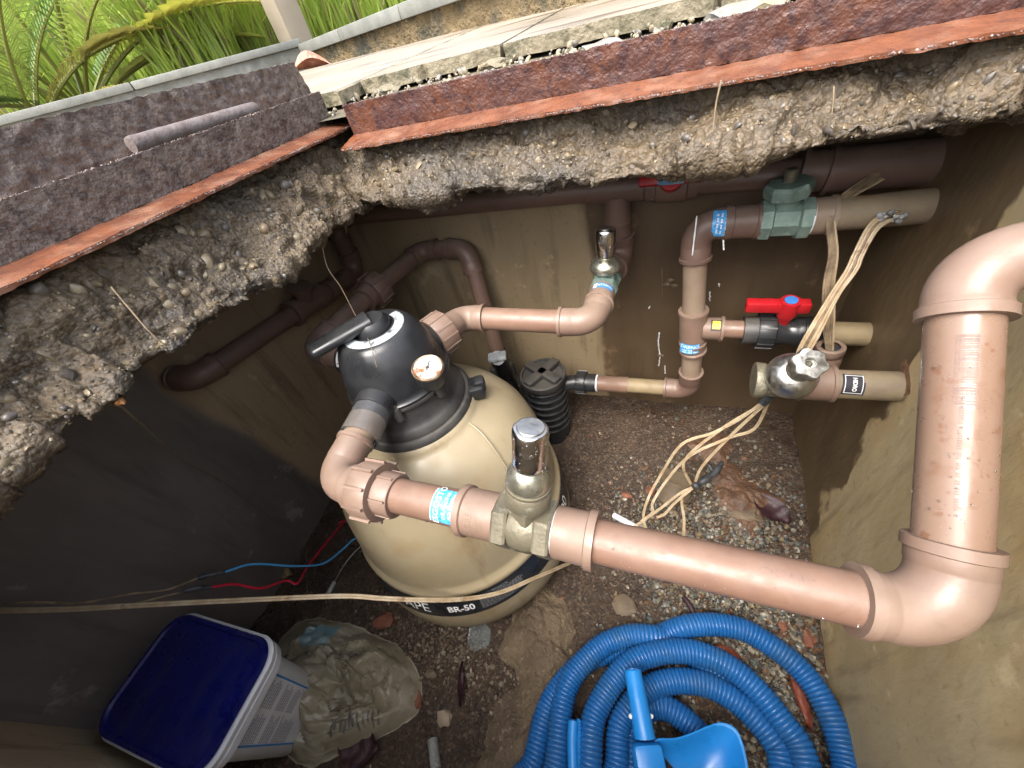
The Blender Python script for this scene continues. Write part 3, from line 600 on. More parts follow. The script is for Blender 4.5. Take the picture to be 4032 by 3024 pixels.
# ------------------------------------------------------------------ rusty irons
def angle_iron(name, pts, inn, leg, flange, th, tilt, mat, label):
    """pts: inner corner line; leg up, flange along inn and slightly down"""
    p0, p1 = V(pts[0]), V(pts[1]); inn = V(inn); L = (p1-p0).length
    root = thing(name, label, 'angle iron', p0)
    def strip(a_off, b_off, thv, nu, nv, am):
        def fn(side):
            def g(u, v):
                p = p0+(p1-p0)*u; q = p+a_off+(b_off-a_off)*v+thv*side
                e = 0.0016*fbm(q, 60, 3)*am
                edge = (1 if v > .96 else 0)*0.0022*noise.noise(q*130)
                return q+thv.normalized()*e*(1 if side else -1)+(b_off-a_off).normalized()*edge
            return g
        m = MB(); A = quadgrid(fn(0), nu, nv); Bq = quadgrid(fn(1), nu, nv)
        m.add(*A); m.add(*Bq); n = nu*nv
        for i in range(nu-1):
            m.f.append((i*nv+nv-1, (i+1)*nv+nv-1, n+(i+1)*nv+nv-1, n+i*nv+nv-1)); m.f.append((i*nv, (i+1)*nv, n+(i+1)*nv, n+i*nv))
        for i in (0, nu-1):
            for j in range(nv-1): m.f.append((i*nv+j, i*nv+j+1, n+i*nv+j+1, n+i*nv+j))
        return m
    nu = int(L/0.0045)
    strip(V((0, 0, 0)), V((0, 0, leg)), -inn*th, nu, 12, 1.0).build('upright_leg', mat, root, ang=40)
    strip(inn*0.001, inn*flange+V((0, 0, -tilt)), V((0, 0, -th)), nu, 14, 0.6).build('flange', M['rust_or'], root, ang=40)
    # crusted scale along the lip and top edge, its pale grains painting wet highlights
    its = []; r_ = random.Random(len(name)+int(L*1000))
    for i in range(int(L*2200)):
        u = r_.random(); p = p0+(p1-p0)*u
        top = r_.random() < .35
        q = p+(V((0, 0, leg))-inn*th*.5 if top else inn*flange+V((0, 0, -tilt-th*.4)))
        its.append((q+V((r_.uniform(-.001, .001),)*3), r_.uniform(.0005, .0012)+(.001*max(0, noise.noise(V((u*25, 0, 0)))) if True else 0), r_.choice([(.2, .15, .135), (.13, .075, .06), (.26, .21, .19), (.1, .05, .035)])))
    o = scatter('crust_glints', its, M['gravel'], root, seed=4); o['kind'] = 'stuff'
    return root
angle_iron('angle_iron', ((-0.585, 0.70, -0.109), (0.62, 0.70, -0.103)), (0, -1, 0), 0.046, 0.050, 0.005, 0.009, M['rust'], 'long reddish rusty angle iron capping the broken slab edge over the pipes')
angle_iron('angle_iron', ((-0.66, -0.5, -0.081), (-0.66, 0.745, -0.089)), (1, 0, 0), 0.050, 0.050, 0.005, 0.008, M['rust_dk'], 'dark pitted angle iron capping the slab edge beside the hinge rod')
# lid frame iron lying behind, and the hinge rod
xb = -0.78
r_ = thing('lid_frame_iron', 'thick dark pitted iron bar standing on edge behind the hinge rod', 'iron bar', (xb, 0.3, -0.045))
def blk(u, v):
    y = -0.6+u*1.455; z0, z1 = -0.052, 0.0235-0.012*max(0, (y-.2))/.65
    q = V((xb, y, z0+(z1-z0)*v)); cut = 0.012*v if u > 0.985 else 0
    return q+V((0.0035*fbm(q, 45, 4)+0.002*noise.noise(q*120), -cut, 0.0018*noise.noise(q*90)*v))
m = MB(); A = quadgrid(blk, 330, 22); m.add(*A)
A2_ = quadgrid(lambda u, v: V(blk(u, v))-V((0.012, 0, 0)), 330, 22); m.add(*A2_); n = 330*22
for i in range(329): m.f.append((i*22+21, (i+1)*22+21, n+(i+1)*22+21, n+i*22+21))
for j in range(21): m.f.append((329*22+j, 329*22+j+1, n+329*22+j+1, n+329*22+j))
m.build('upright_plate', M['rust_dk'], r_, ang=50, fix=False)
m = MB(); m.add(*quadgrid(lambda u, v: V((xb+0.002+v*0.055, -0.6+u*1.40, -0.0455+0.001*noise.noise(V((u*40, v*5, 0))))), 120, 6)); m.build('base_flange', M['scale'], r_, ang=50, fix=False)
a, b = V((-0.700, 0.396, -0.0285)), V((-0.700, 0.620, -0.0345))
m = MB(); pts = [a+(b-a)*i/40 for i in range(41)]; m.tube(pts, [0.0105*(1+0.05*noise.noise(V((i*.4, 0, 0)))) if 0 < i < 40 else .0098 for i in range(41)], 20)
tag(m.build('hinge_rod', M['rod'], ang=50, org=a), 'short grey steel hinge rod lying on top of the dark angle iron', 'rod')

# ------------------------------------------------------------------ pipe work helpers
def lerp(a, b, t): return V(a)+(V(b)-V(a))*t
def straight(parent, a, b, r=0.025, mat='pvc', name='pipe'):
    return MB().tube([V(a), lerp(a, b, .5), V(b)], r, 32).build(name, M[mat], parent)
def socket(parent, a, b, r=0.025, mat='pvc_fit', name='coupling', rim_a=True, rim_b=True, k=1.17, kr=1.27, rim=0.006):
    a, b = V(a), V(b); L = (b-a).length; pr = []
    R_, RR = r*k, r*kr
    pr += [(r*.98, 0), (RR if rim_a else R_, 0)]
    if rim_a: pr += [(RR, rim), (R_*1.005, rim+.0015)]
    if rim_b: pr += [(R_*1.005, L-rim-.0015), (RR, L-rim)]
    pr += [(RR if rim_b else R_, L), (r*.98, L)]
    return MB().lathe(pr, a, b-a, 40).build(name, M[mat], parent)
def elbow(parent, a, c, b, r=0.025, mat='pvc_fit', bend=None, name='elbow', k=1.17, kr=1.27, rim=0.006):
    a, c, b = V(a), V(c), V(b); da, db = (a-c).normalized(), (b-c).normalized()
    ang = da.angle(db); bend = bend or r*1.35; tl = min(bend/math.tan(ang/2), (a-c).length*.7, (b-c).length*.7); bend = tl*math.tan(ang/2)
    s1, s2 = c+da*tl, c+db*tl
    cen = c+(da+db).normalized()*(bend/math.sin(ang/2)); pts = []; rad = []
    R_, RR = r*k, r*kr
    pts += [a, a, a-da*rim, a-da*(rim+.0012)]; rad += [r*.98, RR, RR, R_]
    pts += [s1+da*.004, s1+da*.0025]; rad += [R_, R_*.975]
    va, vb = s1-cen, s2-cen; tot = va.angle(vb); axis = va.cross(vb).normalized()
    for i in range(13):
        q = Matrix.Rotation(tot*i/12, 3, axis)@va; pts.append(cen+q); rad.append(R_*.975)
    pts += [s2+db*.0025, s2+db*.004]; rad += [R_*.975, R_]
    pts += [b-db*(rim+.0012), b-db*rim, b, b]; rad += [R_, RR, RR, r*.98]
    return MB().tube(pts, rad, 40).build(name, M[mat], parent)
def union_nut(parent, a, b, r, mat='pvc_fit', ribs=10, name='union_nut', rib=0.003):
    a, b = V(a), V(b); ax = (b-a).normalized(); L = (b-a).length; m = MB()
    m.lathe([(r*.6, 0), (r*.97, 0), (r, .003), (r, L-.003), (r*.97, L), (r*.6, L)], a, ax, 48)
    u = ax.orthogonal().normalized(); w_ = ax.cross(u)
    for i in range(ribs):
        t = 2*math.pi*i/ribs; d = u*math.cos(t)+w_*math.sin(t); s = ax.cross(d)
        m.box(a+ax*(L/2)+d*(r+rib*.2), (L*.96, 0.004, rib*2), Matrix((ax, s, d)).transposed())
    return m.build(name, M[mat], parent)
_tc = {}
def text_geo(s, size, bold=0.0):
    cu = bpy.data.curves.new('txt', 'FONT'); cu.body = s; cu.size = size; cu.align_x = 'CENTER'; cu.align_y = 'CENTER'; cu.offset = bold; cu.resolution_u = 3; cu.fill_mode = 'FRONT'
    ob = bpy.data.objects.new('txt', cu); col.objects.link(ob); dg = bpy.context.evaluated_depsgraph_get()
    me = bpy.data.meshes.new_from_object(ob.evaluated_get(dg)); bm = bmesh.new(); bm.from_mesh(me)
    bmesh.ops.triangulate(bm, faces=bm.faces)
    # split long triangles so that wrapped letters follow the curve
    bmesh.ops.subdivide_edges(bm, edges=[e for e in bm.edges if e.calc_length() > size*.45], cuts=2, use_grid_fill=True)
    bm.verts.index_update(); r = ([v.co.copy() for v in bm.verts], [[v.index for v in f.verts] for f in bm.faces])
    bm.free(); bpy.data.objects.remove(ob); bpy.data.curves.remove(cu); bpy.data.meshes.remove(me); return r
class Cyl:
    """wraps flat (s along axis, t round the axis) onto a cylinder; front: direction of t = 0"""
    def __init__(s, p, axis, front, r, flip=-1):
        s.p = V(p); s.a = V(axis).normalized(); f = V(front); s.f = (f-s.a*f.dot(s.a)).normalized(); s.g = s.a.cross(s.f)*flip; s.r = r
    def __call__(s, x, t, h=0.0):
        a = t/s.r; return s.p+s.a*x+(s.f*math.cos(a)+s.g*math.sin(a))*(s.r+h)
def wrap_rect(cy, x0, x1, t0, t1, h, nx=4, ntt=14):
    m = MB(); m.add(*quadgrid(lambda u, v: cy(x0+(x1-x0)*u, t0+(t1-t0)*v, h), nx, ntt)); return m
def wrap_text(m, cy, s, size, x, t, h, rot=0.0, sx=1.0, bold=0.0):
    vs, fs = text_geo(s, size, bold); c_, s_ = math.cos(rot), math.sin(rot)
    m.add([cy(x+(p.x*sx*c_-p.y*s_), t+(p.x*sx*s_+p.y*c_), h) for p in vs], fs)
def hexring(m, a, b, r, ax_up=None):
    m.lathe([(r*.55, 0), (r*.94, 0), (r, (V(b)-V(a)).length*.15), (r, (V(b)-V(a)).length*.85), (r*.94, (V(b)-V(a)).length), (r*.55, (V(b)-V(a)).length)], a, V(b)-V(a), 6)
TOCAM = lambda p: (-V(p)).normalized()

# ------------------------------------------------------------------ 1. waste line (ESGOSTO)
EY, EZ = 0.187, -0.458
def ex(x, dz=0): return V((x, EY, EZ+dz - 0.012*max(0, min(1, (-0.2-x)/0.25))))
wl = thing('waste_pipe', 'brown waste pipe run from filter valve to the ochre wall with a blue ESGOSTO sticker', 'pipe', ex(-0.2))
# elbow off the filter port
elbow(wl, (-0.474, 0.262, -0.463), (-0.470, EY, -0.470), ex(-0.424), 0.025, 'pvc_fit', bend=0.04)
straight(wl, (-0.477, 0.310, -0.462), (-0.474, 0.255, -0.463), 0.0265, 'pvc_dusty', 'reducer')
m = MB(); m.lathe([(.026, 0), (.034, 0), (.034, .022), (.032, .024), (.026, .024)], ex(-0.427), V((1, 0, 0)), 40)
m.build('union_tail', M['pvc_fit'], wl)
union_nut(wl, ex(-0.406), ex(-0.368), 0.0435, 'pvc_fit', 10)
m = MB(); m.lathe([(.026, 0), (.0325, 0), (.0325, .026), (.031, .028), (.026, .028)], ex(-0.369), V((1, 0, -0.02)), 40)
for i in range(6):
    t = i*math.pi/3+.3; m.box(ex(-0.355)+V((0, math.cos(t), math.sin(t)))*.0325, (.026, .003, .003), Matrix.Rotation(t, 3, 'X'))
m.build('union_end', M['pvc_fit'], wl)
p1 = straight(wl, ex(-0.35), ex(-0.20), 0.025, 'pvc')
socket(wl, ex(-0.232), ex(-0.178), 0.025, 'pvc_fit', 'threaded_adaptor', True, False, 1.24, 1.36, .009)
socket(wl, ex(-0.103), ex(-0.055), 0.025, 'pvc_fit', 'threaded_adaptor', False, True, 1.24, 1.38, .009)
for x in (-.181, -.1065): MB().lathe([(.024, 0), (.0285, 0), (.0285, .005), (.024, .005)], ex(x), V((1, 0, 0)), 30).build('thread_tape', M['white'], wl)
p2 = straight(wl, ex(-0.06), (0.205, EY+.002, -0.455), 0.025, 'pvc')
CB = V((0.255, 0.190, -0.462)); BD = V((0, 0.215, 0.178)).normalized()
elbow(wl, (0.186, EY+.002, -0.455), CB, CB+BD*0.072, 0.026, 'pvc_fit', bend=0.044, rim=.010)
CT = V((0.255, 0.447, -0.250))
p3 = straight(wl, CB+BD*0.06, CT-BD*0.05, 0.026, 'pvc_big')
elbow(wl, CT-BD*0.058, CT, CT+V((0.058, -0.012, 0.012)), 0.026, 'pvc_fit', bend=0.042, rim=.010)
straight(wl, CT+V((0.05, -0.011, 0.011)), CT+V((0.135, -0.026, 0.026)), 0.026, 'pvc_big')
# sticker with lettering
cy = Cyl(ex(-0.248), (1, 0, -0.02), TOCAM(ex(-0.248)), 0.025)
st = wrap_rect(cy, -0.021, 0.016, -0.026, 0.022, 0.0006).build('sticker', M['sticker'], wl, ang=60)
m = MB()
wrap_text(m, cy, 'ESGOSTO', 0.0125, -0.012, 0.000, 0.0011, R(90), 1.0)
wrap_text(m, cy, 'DR.PISCINA', 0.0068, 0.000, 0.000, 0.0011, R(90), 1.05); wrap_text(m, cy, '(62) 98209-1', 0.0066, 0.0085, 0.000, 0.0011, R(90), 1.0)
for x in (-0.0207, 0.0155): m.add(*quadgrid(lambda u, v: cy(x-.0005+.001*u, -0.026+.048*v, .001), 2, 10))
m.build('lettering', M['white_ink'], st, ang=None, fix=False)
cy = Cyl(ex(-0.205), (1, 0, 0), V((0.0, -0.75, 0.6)), 0.025*1.24)
m = MB(); wrap_text(m, cy, 'TIGRE', 0.0115, -0.005, -0.004, 0.0007, R(90), 1.0); wrap_text(m, cy, '50 X 1.1/2', .0048, .006, 0, .0007, R(90)); wrap_text(m, cy, 'NBR', .0052, .0125, 0, .0007, R(90))
m.build('raised_lettering', M['pvc_dusty'], wl, ang=None, fix=False)
cy = Cyl((0.13, EY+.002, -0.456), (1, 0, 0), V((0.0, 0.05, 1)), 0.025)
m = MB(); wrap_text(m, cy, 'AMANCO', 0.011, 0.01, -0.004, 0.0003, R(180), 1.5); m.build('printed_name', M['pipe_ink'], wl, ang=None, fix=False)
mid = CB+(CT-CB)*0.60; cy = Cyl(mid, BD, TOCAM(mid)+V((.18, 0, 0)), 0.026)
m = MB(); r_ = random.Random(5); x = 0.0
while x < 0.062:
    wdt = r_.choice([.0006, .0006, .0011, .0017]); m.add(*quadgrid(lambda u, v: cy(-0.006+x+wdt*u, -.006+.014*v, .0003), 2, 6)); x += wdt+r_.choice([.0006, .001, .0014])
for i in range(46):
    if r_.random() < .75: m.add(*quadgrid(lambda u, v: cy(-0.10+i*.0022+.0012*u, .001+.003*v, .0003), 2, 3))
m.build('barcode', M['pipe_ink'], wl, ang=None, fix=False)
# water drops
its = []; r_ = random.Random(6)
def drops(cy, x0, x1, t0, t1, n, smin, smax):
    for i in range(n):
        its.append((cy(r_.uniform(x0, x1), r_.gauss((t0+t1)/2, (t1-t0)/4), 0), smin+(smax-smin)*r_.random()**3))
drops(Cyl(mid, BD, TOCAM(mid), 0.026), -0.12, 0.03, -0.03, 0.03, 110, .0004, .0013)
drops(Cyl(ex(0.06), (1, 0, 0), TOCAM(ex(.06)), 0.025), -0.1, 0.13, -0.03, 0.02, 60, .0004, .0012)
drops(Cyl(ex(-0.28), (1, 0, 0), V((0, -.9, -.5)), 0.025), -0.05, 0.04, -0.004, 0.004, 20, .0008, .0018)
m = MB(); tv, tf = T2
for p, s in its:
    m.add([V(p)+q*s*(1.0) for q in tv], tf)
o = m.build('water_drops', surf('water', (0.95, 0.97, 1.0), rough=0.02, trans=1.0), wl, ang=180, fix=False); o['kind'] = 'stuff'

# gate valve on the waste line
def gate_valve_caps(): pass
vc = ex(-0.1415); lean = V((0.128, 0.235, 0.963)).normalized()
gv = thing('gate_valve', 'bronze gate valve marked DN40 with a tall shiny chrome cap on the waste pipe', 'valve', vc)
for xa, xb_ in ((-.1785, -.158), (-.125, -.1045)):
    m = MB(); hexring(m, ex(xa), ex(xb_), 0.0375); m.build('hex_end', M['brass'], gv, ang=25)
m = MB(); m.lathe([(.026, -.02), (.030, -.018), (.0335, -.008), (.0335, .008), (.030, .018), (.026, .02)], vc, (1, 0, 0), 32)
pr_ = [(.019, 0), (.0195, .03), (.021, .045), (.024, .05)]
m.lathe(pr_, vc, lean, 28); m.box(vc+lean*.022, (.034, .040, .044), lean.to_track_quat('Z', 'Y').to_matrix(), .006)
m.build('body', M['brass'], gv)
cy = Cyl(vc, (1, 0, 0), V((0.0, -.95, .12)), 0.0335); m = MB(); wrap_text(m, cy, 'DN40', 0.011, 0.001, -0.006, 0.0008, R(0), 1.0); m.build('raised_lettering', M['brass_br'], gv, ang=None, fix=False)
n0 = vc+lean*.046
m = MB(); m.lathe([(.018, 0), (.0255, .0), (.0268, .003), (.0268, .022), (.025, .025), (.0257, .0265), (.0268, .028), (.0268, .031), (.022, .0325)], n0, lean, 40); m.build('bonnet', M['brass'], gv)
m = MB(); m.lathe([(.024, .0315), (.0262, .034), (.0266, .039), (.0245, .048), (.0195, .055), (.017, .058), (.017, .062)], n0, lean, 40); m.build('bonnet_nut', M['brass_br'], gv)
n1 = n0+lean*.060
cap = MB().lathe([(.014, 0), (.0182, 0), (.0195, .0025), (.0197, .008), (.0197, .046), (.019, .050), (.0175, .0518), (.015, .0522), (.0, .0522)], n1, lean, 48).build('chrome_cap', M['chrome'], gv)
MB().lathe([(.0, .0524), (.0142, .0524), (.0148, .053), (.0142, .054), (.0, .0542)], n1, lean, 40).build('cap_disc', M['chrome_dull'], cap)
its = []
cyc = Cyl(n1+lean*.024, lean, V((.2, -1, 0)), .0197)
m = MB()
for i in range(40):
    p = cyc(r_.uniform(-.022, .022), r_.uniform(-.03, .03)); s = .0004+.0007*r_.random()**2; m.add([p+q*s for q in tv], tf)
o = m.build('water_drops', bpy.data.materials['water'], gv, ang=180, fix=False); o['kind'] = 'stuff'

# ------------------------------------------------------------------ 2. sand filter
FX, FY = -0.503, 0.440
fb = floor_h(FX, FY)-0.012
sf = thing('sand_filter', 'beige sand filter tank banded BR-50 with a black multiport valve on top', 'filter', (FX, FY, fb))
Z3 = V((0, 0, 1)); fo = V((FX, FY, 0))
prof = [(.0, fb), (.20, fb), (.243, fb+.014), (.272, fb+.042), (.286, fb+.085), (.2885, -.99), (.2865, -.955), (.281, -.92), (.2735, -.888), (.2765, -.886), (.2785, -.881), (.2785, -.873), (.2755, -.867), (.2685, -.863), (.267, -.85), (.264, -.79), (.256, -.74), (.240, -.69), (.213, -.647), (.182, -.615), (.158, -.60), (.145, -.592), (.135, -.585), (.132, -.57)]
def shear(p):   # the tank leans a little on the uneven floor
    k = max(0, (-.60-p[2])/.5); return V((p[0]+.026*k, p[1]-.040*k, p[2]))
tm_ = MB().lathe(prof, fo, Z3, 96); tm_.v = [tuple(shear(p)) for p in tm_.v]; tk = tm_.build('tank', M['tank'], sf, ang=80)
# faint moulding seam
sm_ = []
for i in range(15):
    t = i/14; r_i = .138+.118*t; zi = -.588-.12*t**1.9; a_ = R(-8-10*t); sm_.append(V((FX+r_i*math.cos(a_), FY+r_i*math.sin(a_), zi+.0005)))
MB().tube([shear(p) for p in smooth_path(sm_, 4)], .0014, 8).build('mould_seam', M['tank'], sf)
# label band
def trz(z):
    pts = [(-.99, .2885), (-.955, .2865), (-.92, .281), (-.888, .2735)]
    for (za, ra), (zb, rb_) in zip(pts[:-1], pts[1:]):
        if z <= zb: return ra+(rb_-ra)*max(0, (z-za)/(zb-za))
    return pts[-1][1]
def tp(a_, z, h): return shear((FX+(trz(z)+h)*math.cos(a_), FY+(trz(z)+h)*math.sin(a_), z))
m = MB(); m.add(*quadgrid(lambda u, v: tp(R(-150+210*u), -.953+.063*v, .0012), 70, 8)); bd = m.build('label_band', M['black'], sf, ang=60, fix=False)
def band_text(s, size, deg, dz, sx=1.0, bold=0.0, mat='white_ink', name='band_lettering'):
    m = MB(); vs, fs = text_geo(s, size, bold); a0 = R(deg)
    m.add([tp(a0+p.x*sx/.283, -.922+dz+p.y, .0022) for p in vs], fs); m.build(name, M[mat], bd, ang=None, fix=False)
band_text('APE', .044, -88.5, -.002, .95); band_text('BR-50', .027, -66.5, -.004, .95, .0007); band_text('00', .045, 7, 0, 1.0)
M['dim_print'] = surf('dim_print', (.25, .25, .25), rough=.6)
band_text('DADOS TECNICOS', .0085, -49.5, .022, 1.0, mat='dim_print')
m = MB(); r_ = random.Random(8)
for row in range(9):
    a_ = -57.0; z = -.907-.0042*row
    while a_ < -36:
        l = r_.uniform(.5, 1.8); m.add(*quadgrid(lambda u, v: tp(R(a_+l*u), z+.0016*v, .002), 3, 2)); a_ += l+.4
m.build('fine_print', M['dim_print'], bd, ang=None, fix=False)
# clamp, valve body, dome
m = MB(); m.lathe([(.11, -.593), (.128, -.593), (.1315, -.589), (.1325, -.575), (.131, -.562), (.126, -.556), (.120, -.555), (.118, -.549), (.11, -.547)], fo, Z3, 72); m.build('clamp_ring', M['black_ru'], sf)
m = MB(); a_ = R(28); d = V((math.cos(a_), math.sin(a_), 0)); s_ = V((-d.y, d.x, 0)); Rm = Matrix((d, s_, Z3)).transposed()
m.box(fo+d*.138+V((0, 0, -.573)), (.04, .05, .034), Rm, .008); m.box(fo+d*.150+V((0, 0, -.562)), (.024, .03, .03), Rm, .006); m.build('clamp_lug', M['black'], sf)
m = MB(); m.lathe([(.085, -.56), (.119, -.556), (.117, -.545), (.110, -.538), (.104, -.53), (.099, -.50), (.100, -.488), (.107, -.487), (.107, -.481), (.09, -.48)], fo, Z3, 72); m.build('valve_body', M['black_ru'], sf)
dm = MB().lathe([(.09, -.481), (.106, -.4805), (.1065, -.474), (.102, -.471), (.1005, -.462), (.098, -.44), (.092, -.415), (.083, -.392), (.073, -.374), (.066, -.366), (.060, -.3635), (.0, -.3625)], fo, Z3, 72).build('valve_dome', M['black'], sf, ang=50)
cpt = fo+V((0, 0, -.3622))
m = MB(); a0, a1 = R(-205), R(75)
m.add(*quadgrid(lambda u, v: cpt+V(((.041+.021*v)*math.cos(a0+(a1-a0)*u), (.041+.021*v)*math.sin(a0+(a1-a0)*u), .0012-.0035*v*v)), 60, 4)); m.build('indicator_plate', M['ringplate'], dm, ang=60, fix=False)
# lever handle
tip = at(1000+450*.45208, 700+1475*.45208, 'z', -.338); hub = fo+V((0, 0, -.346))
hd = (tip-hub); hd.z = 0; hl = hd.length; hd.normalize(); hs = V((-hd.y, hd.x, 0))
m = MB(); m.lathe([(.0, -.363), (.034, -.363), (.033, -.350), (.026, -.342), (.0, -.340)], fo, Z3, 32); m.build('handle_hub', M['black'], sf)
def hp(u, v):
    s = u*hl; wv = .024-.006*u; a_ = 2*math.pi*v; ca, sa = math.cos(a_), math.sin(a_)
    sq = max(abs(ca), abs(sa)); k = 1/(sq**.55)
    z = .004-.010*u
    e = 1.0 if u < .97 else .7
    return hub+hd*s+hs*(wv*ca*k*e)+V((0, 0, z+.010*sa*k*e))
m = MB(); vs, fs = quadgrid(hp, 26, 20); m.add(vs, fs); m.f.append(tuple(range(25*20, 26*20))); m.f.append(tuple(range(0, 20))); m.build('handle', M['black'], sf, ang=60)
# bolts round the seam
for i, deg in enumerate((-154, -102, -62, -12, 52, 100, 160)):
    d = V((math.cos(R(deg)), math.sin(R(deg)), 0)); p = fo+d*.106
    m = MB(); m.lathe([(.009, -.503), (.0095, -.482), (.0085, -.474), (.0, -.474)], p, Z3, 14); b_ = m.build('bolt_boss', M['black_ru'], sf)
    MB().lathe([(.0, -.4738), (.0058, -.4738), (.0058, -.466), (.004, -.4645), (.0, -.4645)], p, Z3, 6).build('bolt', M['bolt'], b_, ang=20)
# ports
pz = -.462
def port(d, r0, r1, name='port', r=.036):
    d = V(d).normalized(); a_ = fo+V((0, 0, pz)); return MB().lathe([(r*.9, 0), (r, .002), (r, r1-r0-.004), (r*.97, r1-r0)], a_+d*r0, d, 36).build(name, M['black'], sf)
pw = (V((-.477, .30, pz))-V((FX, FY, pz))).normalized()
# waste port leaves lower down, towards the pit opening
port(pw, .07, .118, r=.037)
base = fo+V((0, 0, pz))
MB().lathe([(.026, .112), (.031, .114), (.031, .1355), (.026, .136)], base, pw, 36).build('port_collar', M['black_ru'], sf)
MB().lathe([(.0305, .116), (.0335, .116), (.0335, .176), (.0305, .176)], base, pw, 40, caps=False).build('sight_sleeve', M['sleeve'], sf)
port((-1, .10, 0), .07, .135, r=.037)
cy = Cyl(base+V((-.112, .011, 0)), V((-1, .1, 0)), TOCAM(base), .037); st = wrap_rect(cy, -.016, .014, -.034, .022, .0006).build('data_sticker', M['paper'], sf)
m = MB()
for i, (t, a_, b_) in enumerate([(-.028, -.012, .010), (-.021, -.012, .002), (-.017, -.012, -.002), (-.010, -.01, .01), (-.001, -.012, .008), (.006, -.006, .006), (.013, -.01, .01)]):
    m.add(*quadgrid(lambda u, v: cy(a_+(b_-a_)*u, t+.0022*v, .001), 3, 2))
m.build('fine_print', M['dark_ink'], st, ang=None, fix=False)
prt = (V((-.452, .56, pz))-V((FX, FY, pz))).normalized()
port(prt, .07, .105, r=.037)
# gauge
gc_ = V((-.388, .404, -.418)); gn = (V((0, 0, 1))+TOCAM(gc_)*.25+V((.12, 0, 0))).normalized()
gg = MB().lathe([(.014, -.036), (.026, -.034), (.0275, -.03), (.0275, -.004), (.0268, 0), (.022, 0)], gc_, gn, 48).build('pressure_gauge', M['black'], sf)
MB().lathe([(.0245, -.001), (.0285, -.003), (.029, .002), (.027, .004), (.0252, .003), (.0245, .001)], gc_, gn, 48).build('gauge_rim', M['gauge_rim'], gg)
MB().lathe([(.0, .0012), (.0252, .0012), (.0252, .0022), (.0, .0022)], gc_, gn, 48).build('dial', M['dial'], gg)
gu = gn.orthogonal().normalized(); gw = gn.cross(gu); m = MB()
for i in range(25):
    t = R(-40+i*11); d = gu*math.cos(t)+gw*math.sin(t); s_ = gn.cross(d); m.box(gc_+d*.0195+gn*.0026, (.0045 if i % 4 == 0 else .0026, .0008, .0005), Matrix((d, s_, gn)).transposed())
d = (gu*.5+gw*.8).normalized(); m.box(gc_+d*.004+gn*.003, (.022, .0018, .0006), Matrix((d, gn.cross(d), gn)).transposed()); m.lathe([(0, .0026), (.003, .0026), (.003, .0036), (0, .0036)], gc_, gn, 12)
m.build('dial_marks', M['dark_ink'], gg, ang=None)
MB().tube([gc_-gn*.038, gc_-gn*.05+V((-.02, .008, -.01)), fo+V((.085, -.03, -.49))], [.010, .010, .014], 14).build('gauge_stem', M['black_ru'], gg)

# ------------------------------------------------------------------ 3. return line (RETORNO)
RZ = -.481
rl = thing('return_pipe', 'brown return pipe with a small blue RETORNO sticker rising to the pipe under the slab', 'pipe', (-.147, .64, RZ))
u0 = base+prt*.100; u1 = base+prt*.142
union_nut(rl, u0, u1, 0.046, 'pvc_fit', 12, rib=.0012)
ce = V((-.440, .632, RZ+.004))
elbow(rl, u1-prt*.006, ce, (-.385, .636, RZ+.002), 0.025, 'pvc_fit', bend=.036)
straight(rl, (-.40, .635, RZ+.002), (-.20, .634, RZ), 0.025, 'pvc')
cc = V((-.146, .636, RZ))
elbow(rl, (-.212, .634, RZ), cc, (-.140, .700, RZ+.004), 0.025, 'pvc_fit', bend=.038)
socket(rl, (-.140, .693, RZ+.004), (-.139, .742, RZ+.008), .025, 'pvc_fit', 'threaded_adaptor', True, False, 1.1, 1.22)
straight(rl, (-.136, .79, RZ+.008), (-.128, .86, RZ), .025, 'pvc_dark')
elbow(rl, (-.131, .845, RZ+.002), (-.121, .900, RZ-.002), (-.122, .900, RZ+.06), .025, 'pvc_dark', bend=.036)
straight(rl, (-.1215, .900, RZ+.05), (-.129, .900, -.35), .025, 'pvc_dark')
cy = Cyl((-.1395, .724, RZ+.006), (0, 1, .05), TOCAM((-.14, .72, RZ))+V((0, 0, .15)), .0275)
st = wrap_rect(cy, -.009, .008, -.022, .022, .0008).build('sticker', M['blue_ink'], rl)
m = MB(); wrap_text(m, cy, 'RETORNO', .0078, -.001, -.003, .0013, R(-90), .95); m.add(*quadgrid(lambda u, v: cy(-.008+.014*u, .0215-.008*v, .0012), 3, 3)); m.build('lettering', M['white_ink'], st, ang=None, fix=False)
# gate valve on it
vc = V((-.138, .768, RZ+.008)); up = V((.02, .06, 1)).normalized()
g2 = thing('gate_valve', 'greenish gate valve with a narrow chrome cap above the RETORNO sticker', 'valve', vc)
m = MB(); ax = V((0.03, 1, 0)).normalized(); m.lathe([(.02, -.034), (.030, -.033), (.031, -.018), (.027, -.016), (.027, .016), (.031, .018), (.030, .033), (.02, .034)], vc, ax, 8)
m.box(vc+up*.018, (.044, .034, .04), None, .008); m.build('body', M['patina'], g2, ang=25)
MB().lathe([(.02, .030), (.029, .032), (.033, .036), (.034, .042), (.031, .052), (.022, .060), (.018, .064)], vc, up, 32).build('bonnet', M['brass_br'], g2)
cp = MB().lathe([(.013, .060), (.0165, .062), (.018, .070), (.0205, .078), (.0212, .118), (.019, .122), (.0, .123)], vc, up, 32).build('chrome_cap', M['chrome'], g2)
MB().lathe([(.0, .1232), (.012, .1232), (.012, .125), (.0, .1253)], vc, up, 24).build('cap_disc', M['chrome_dull'], cp)

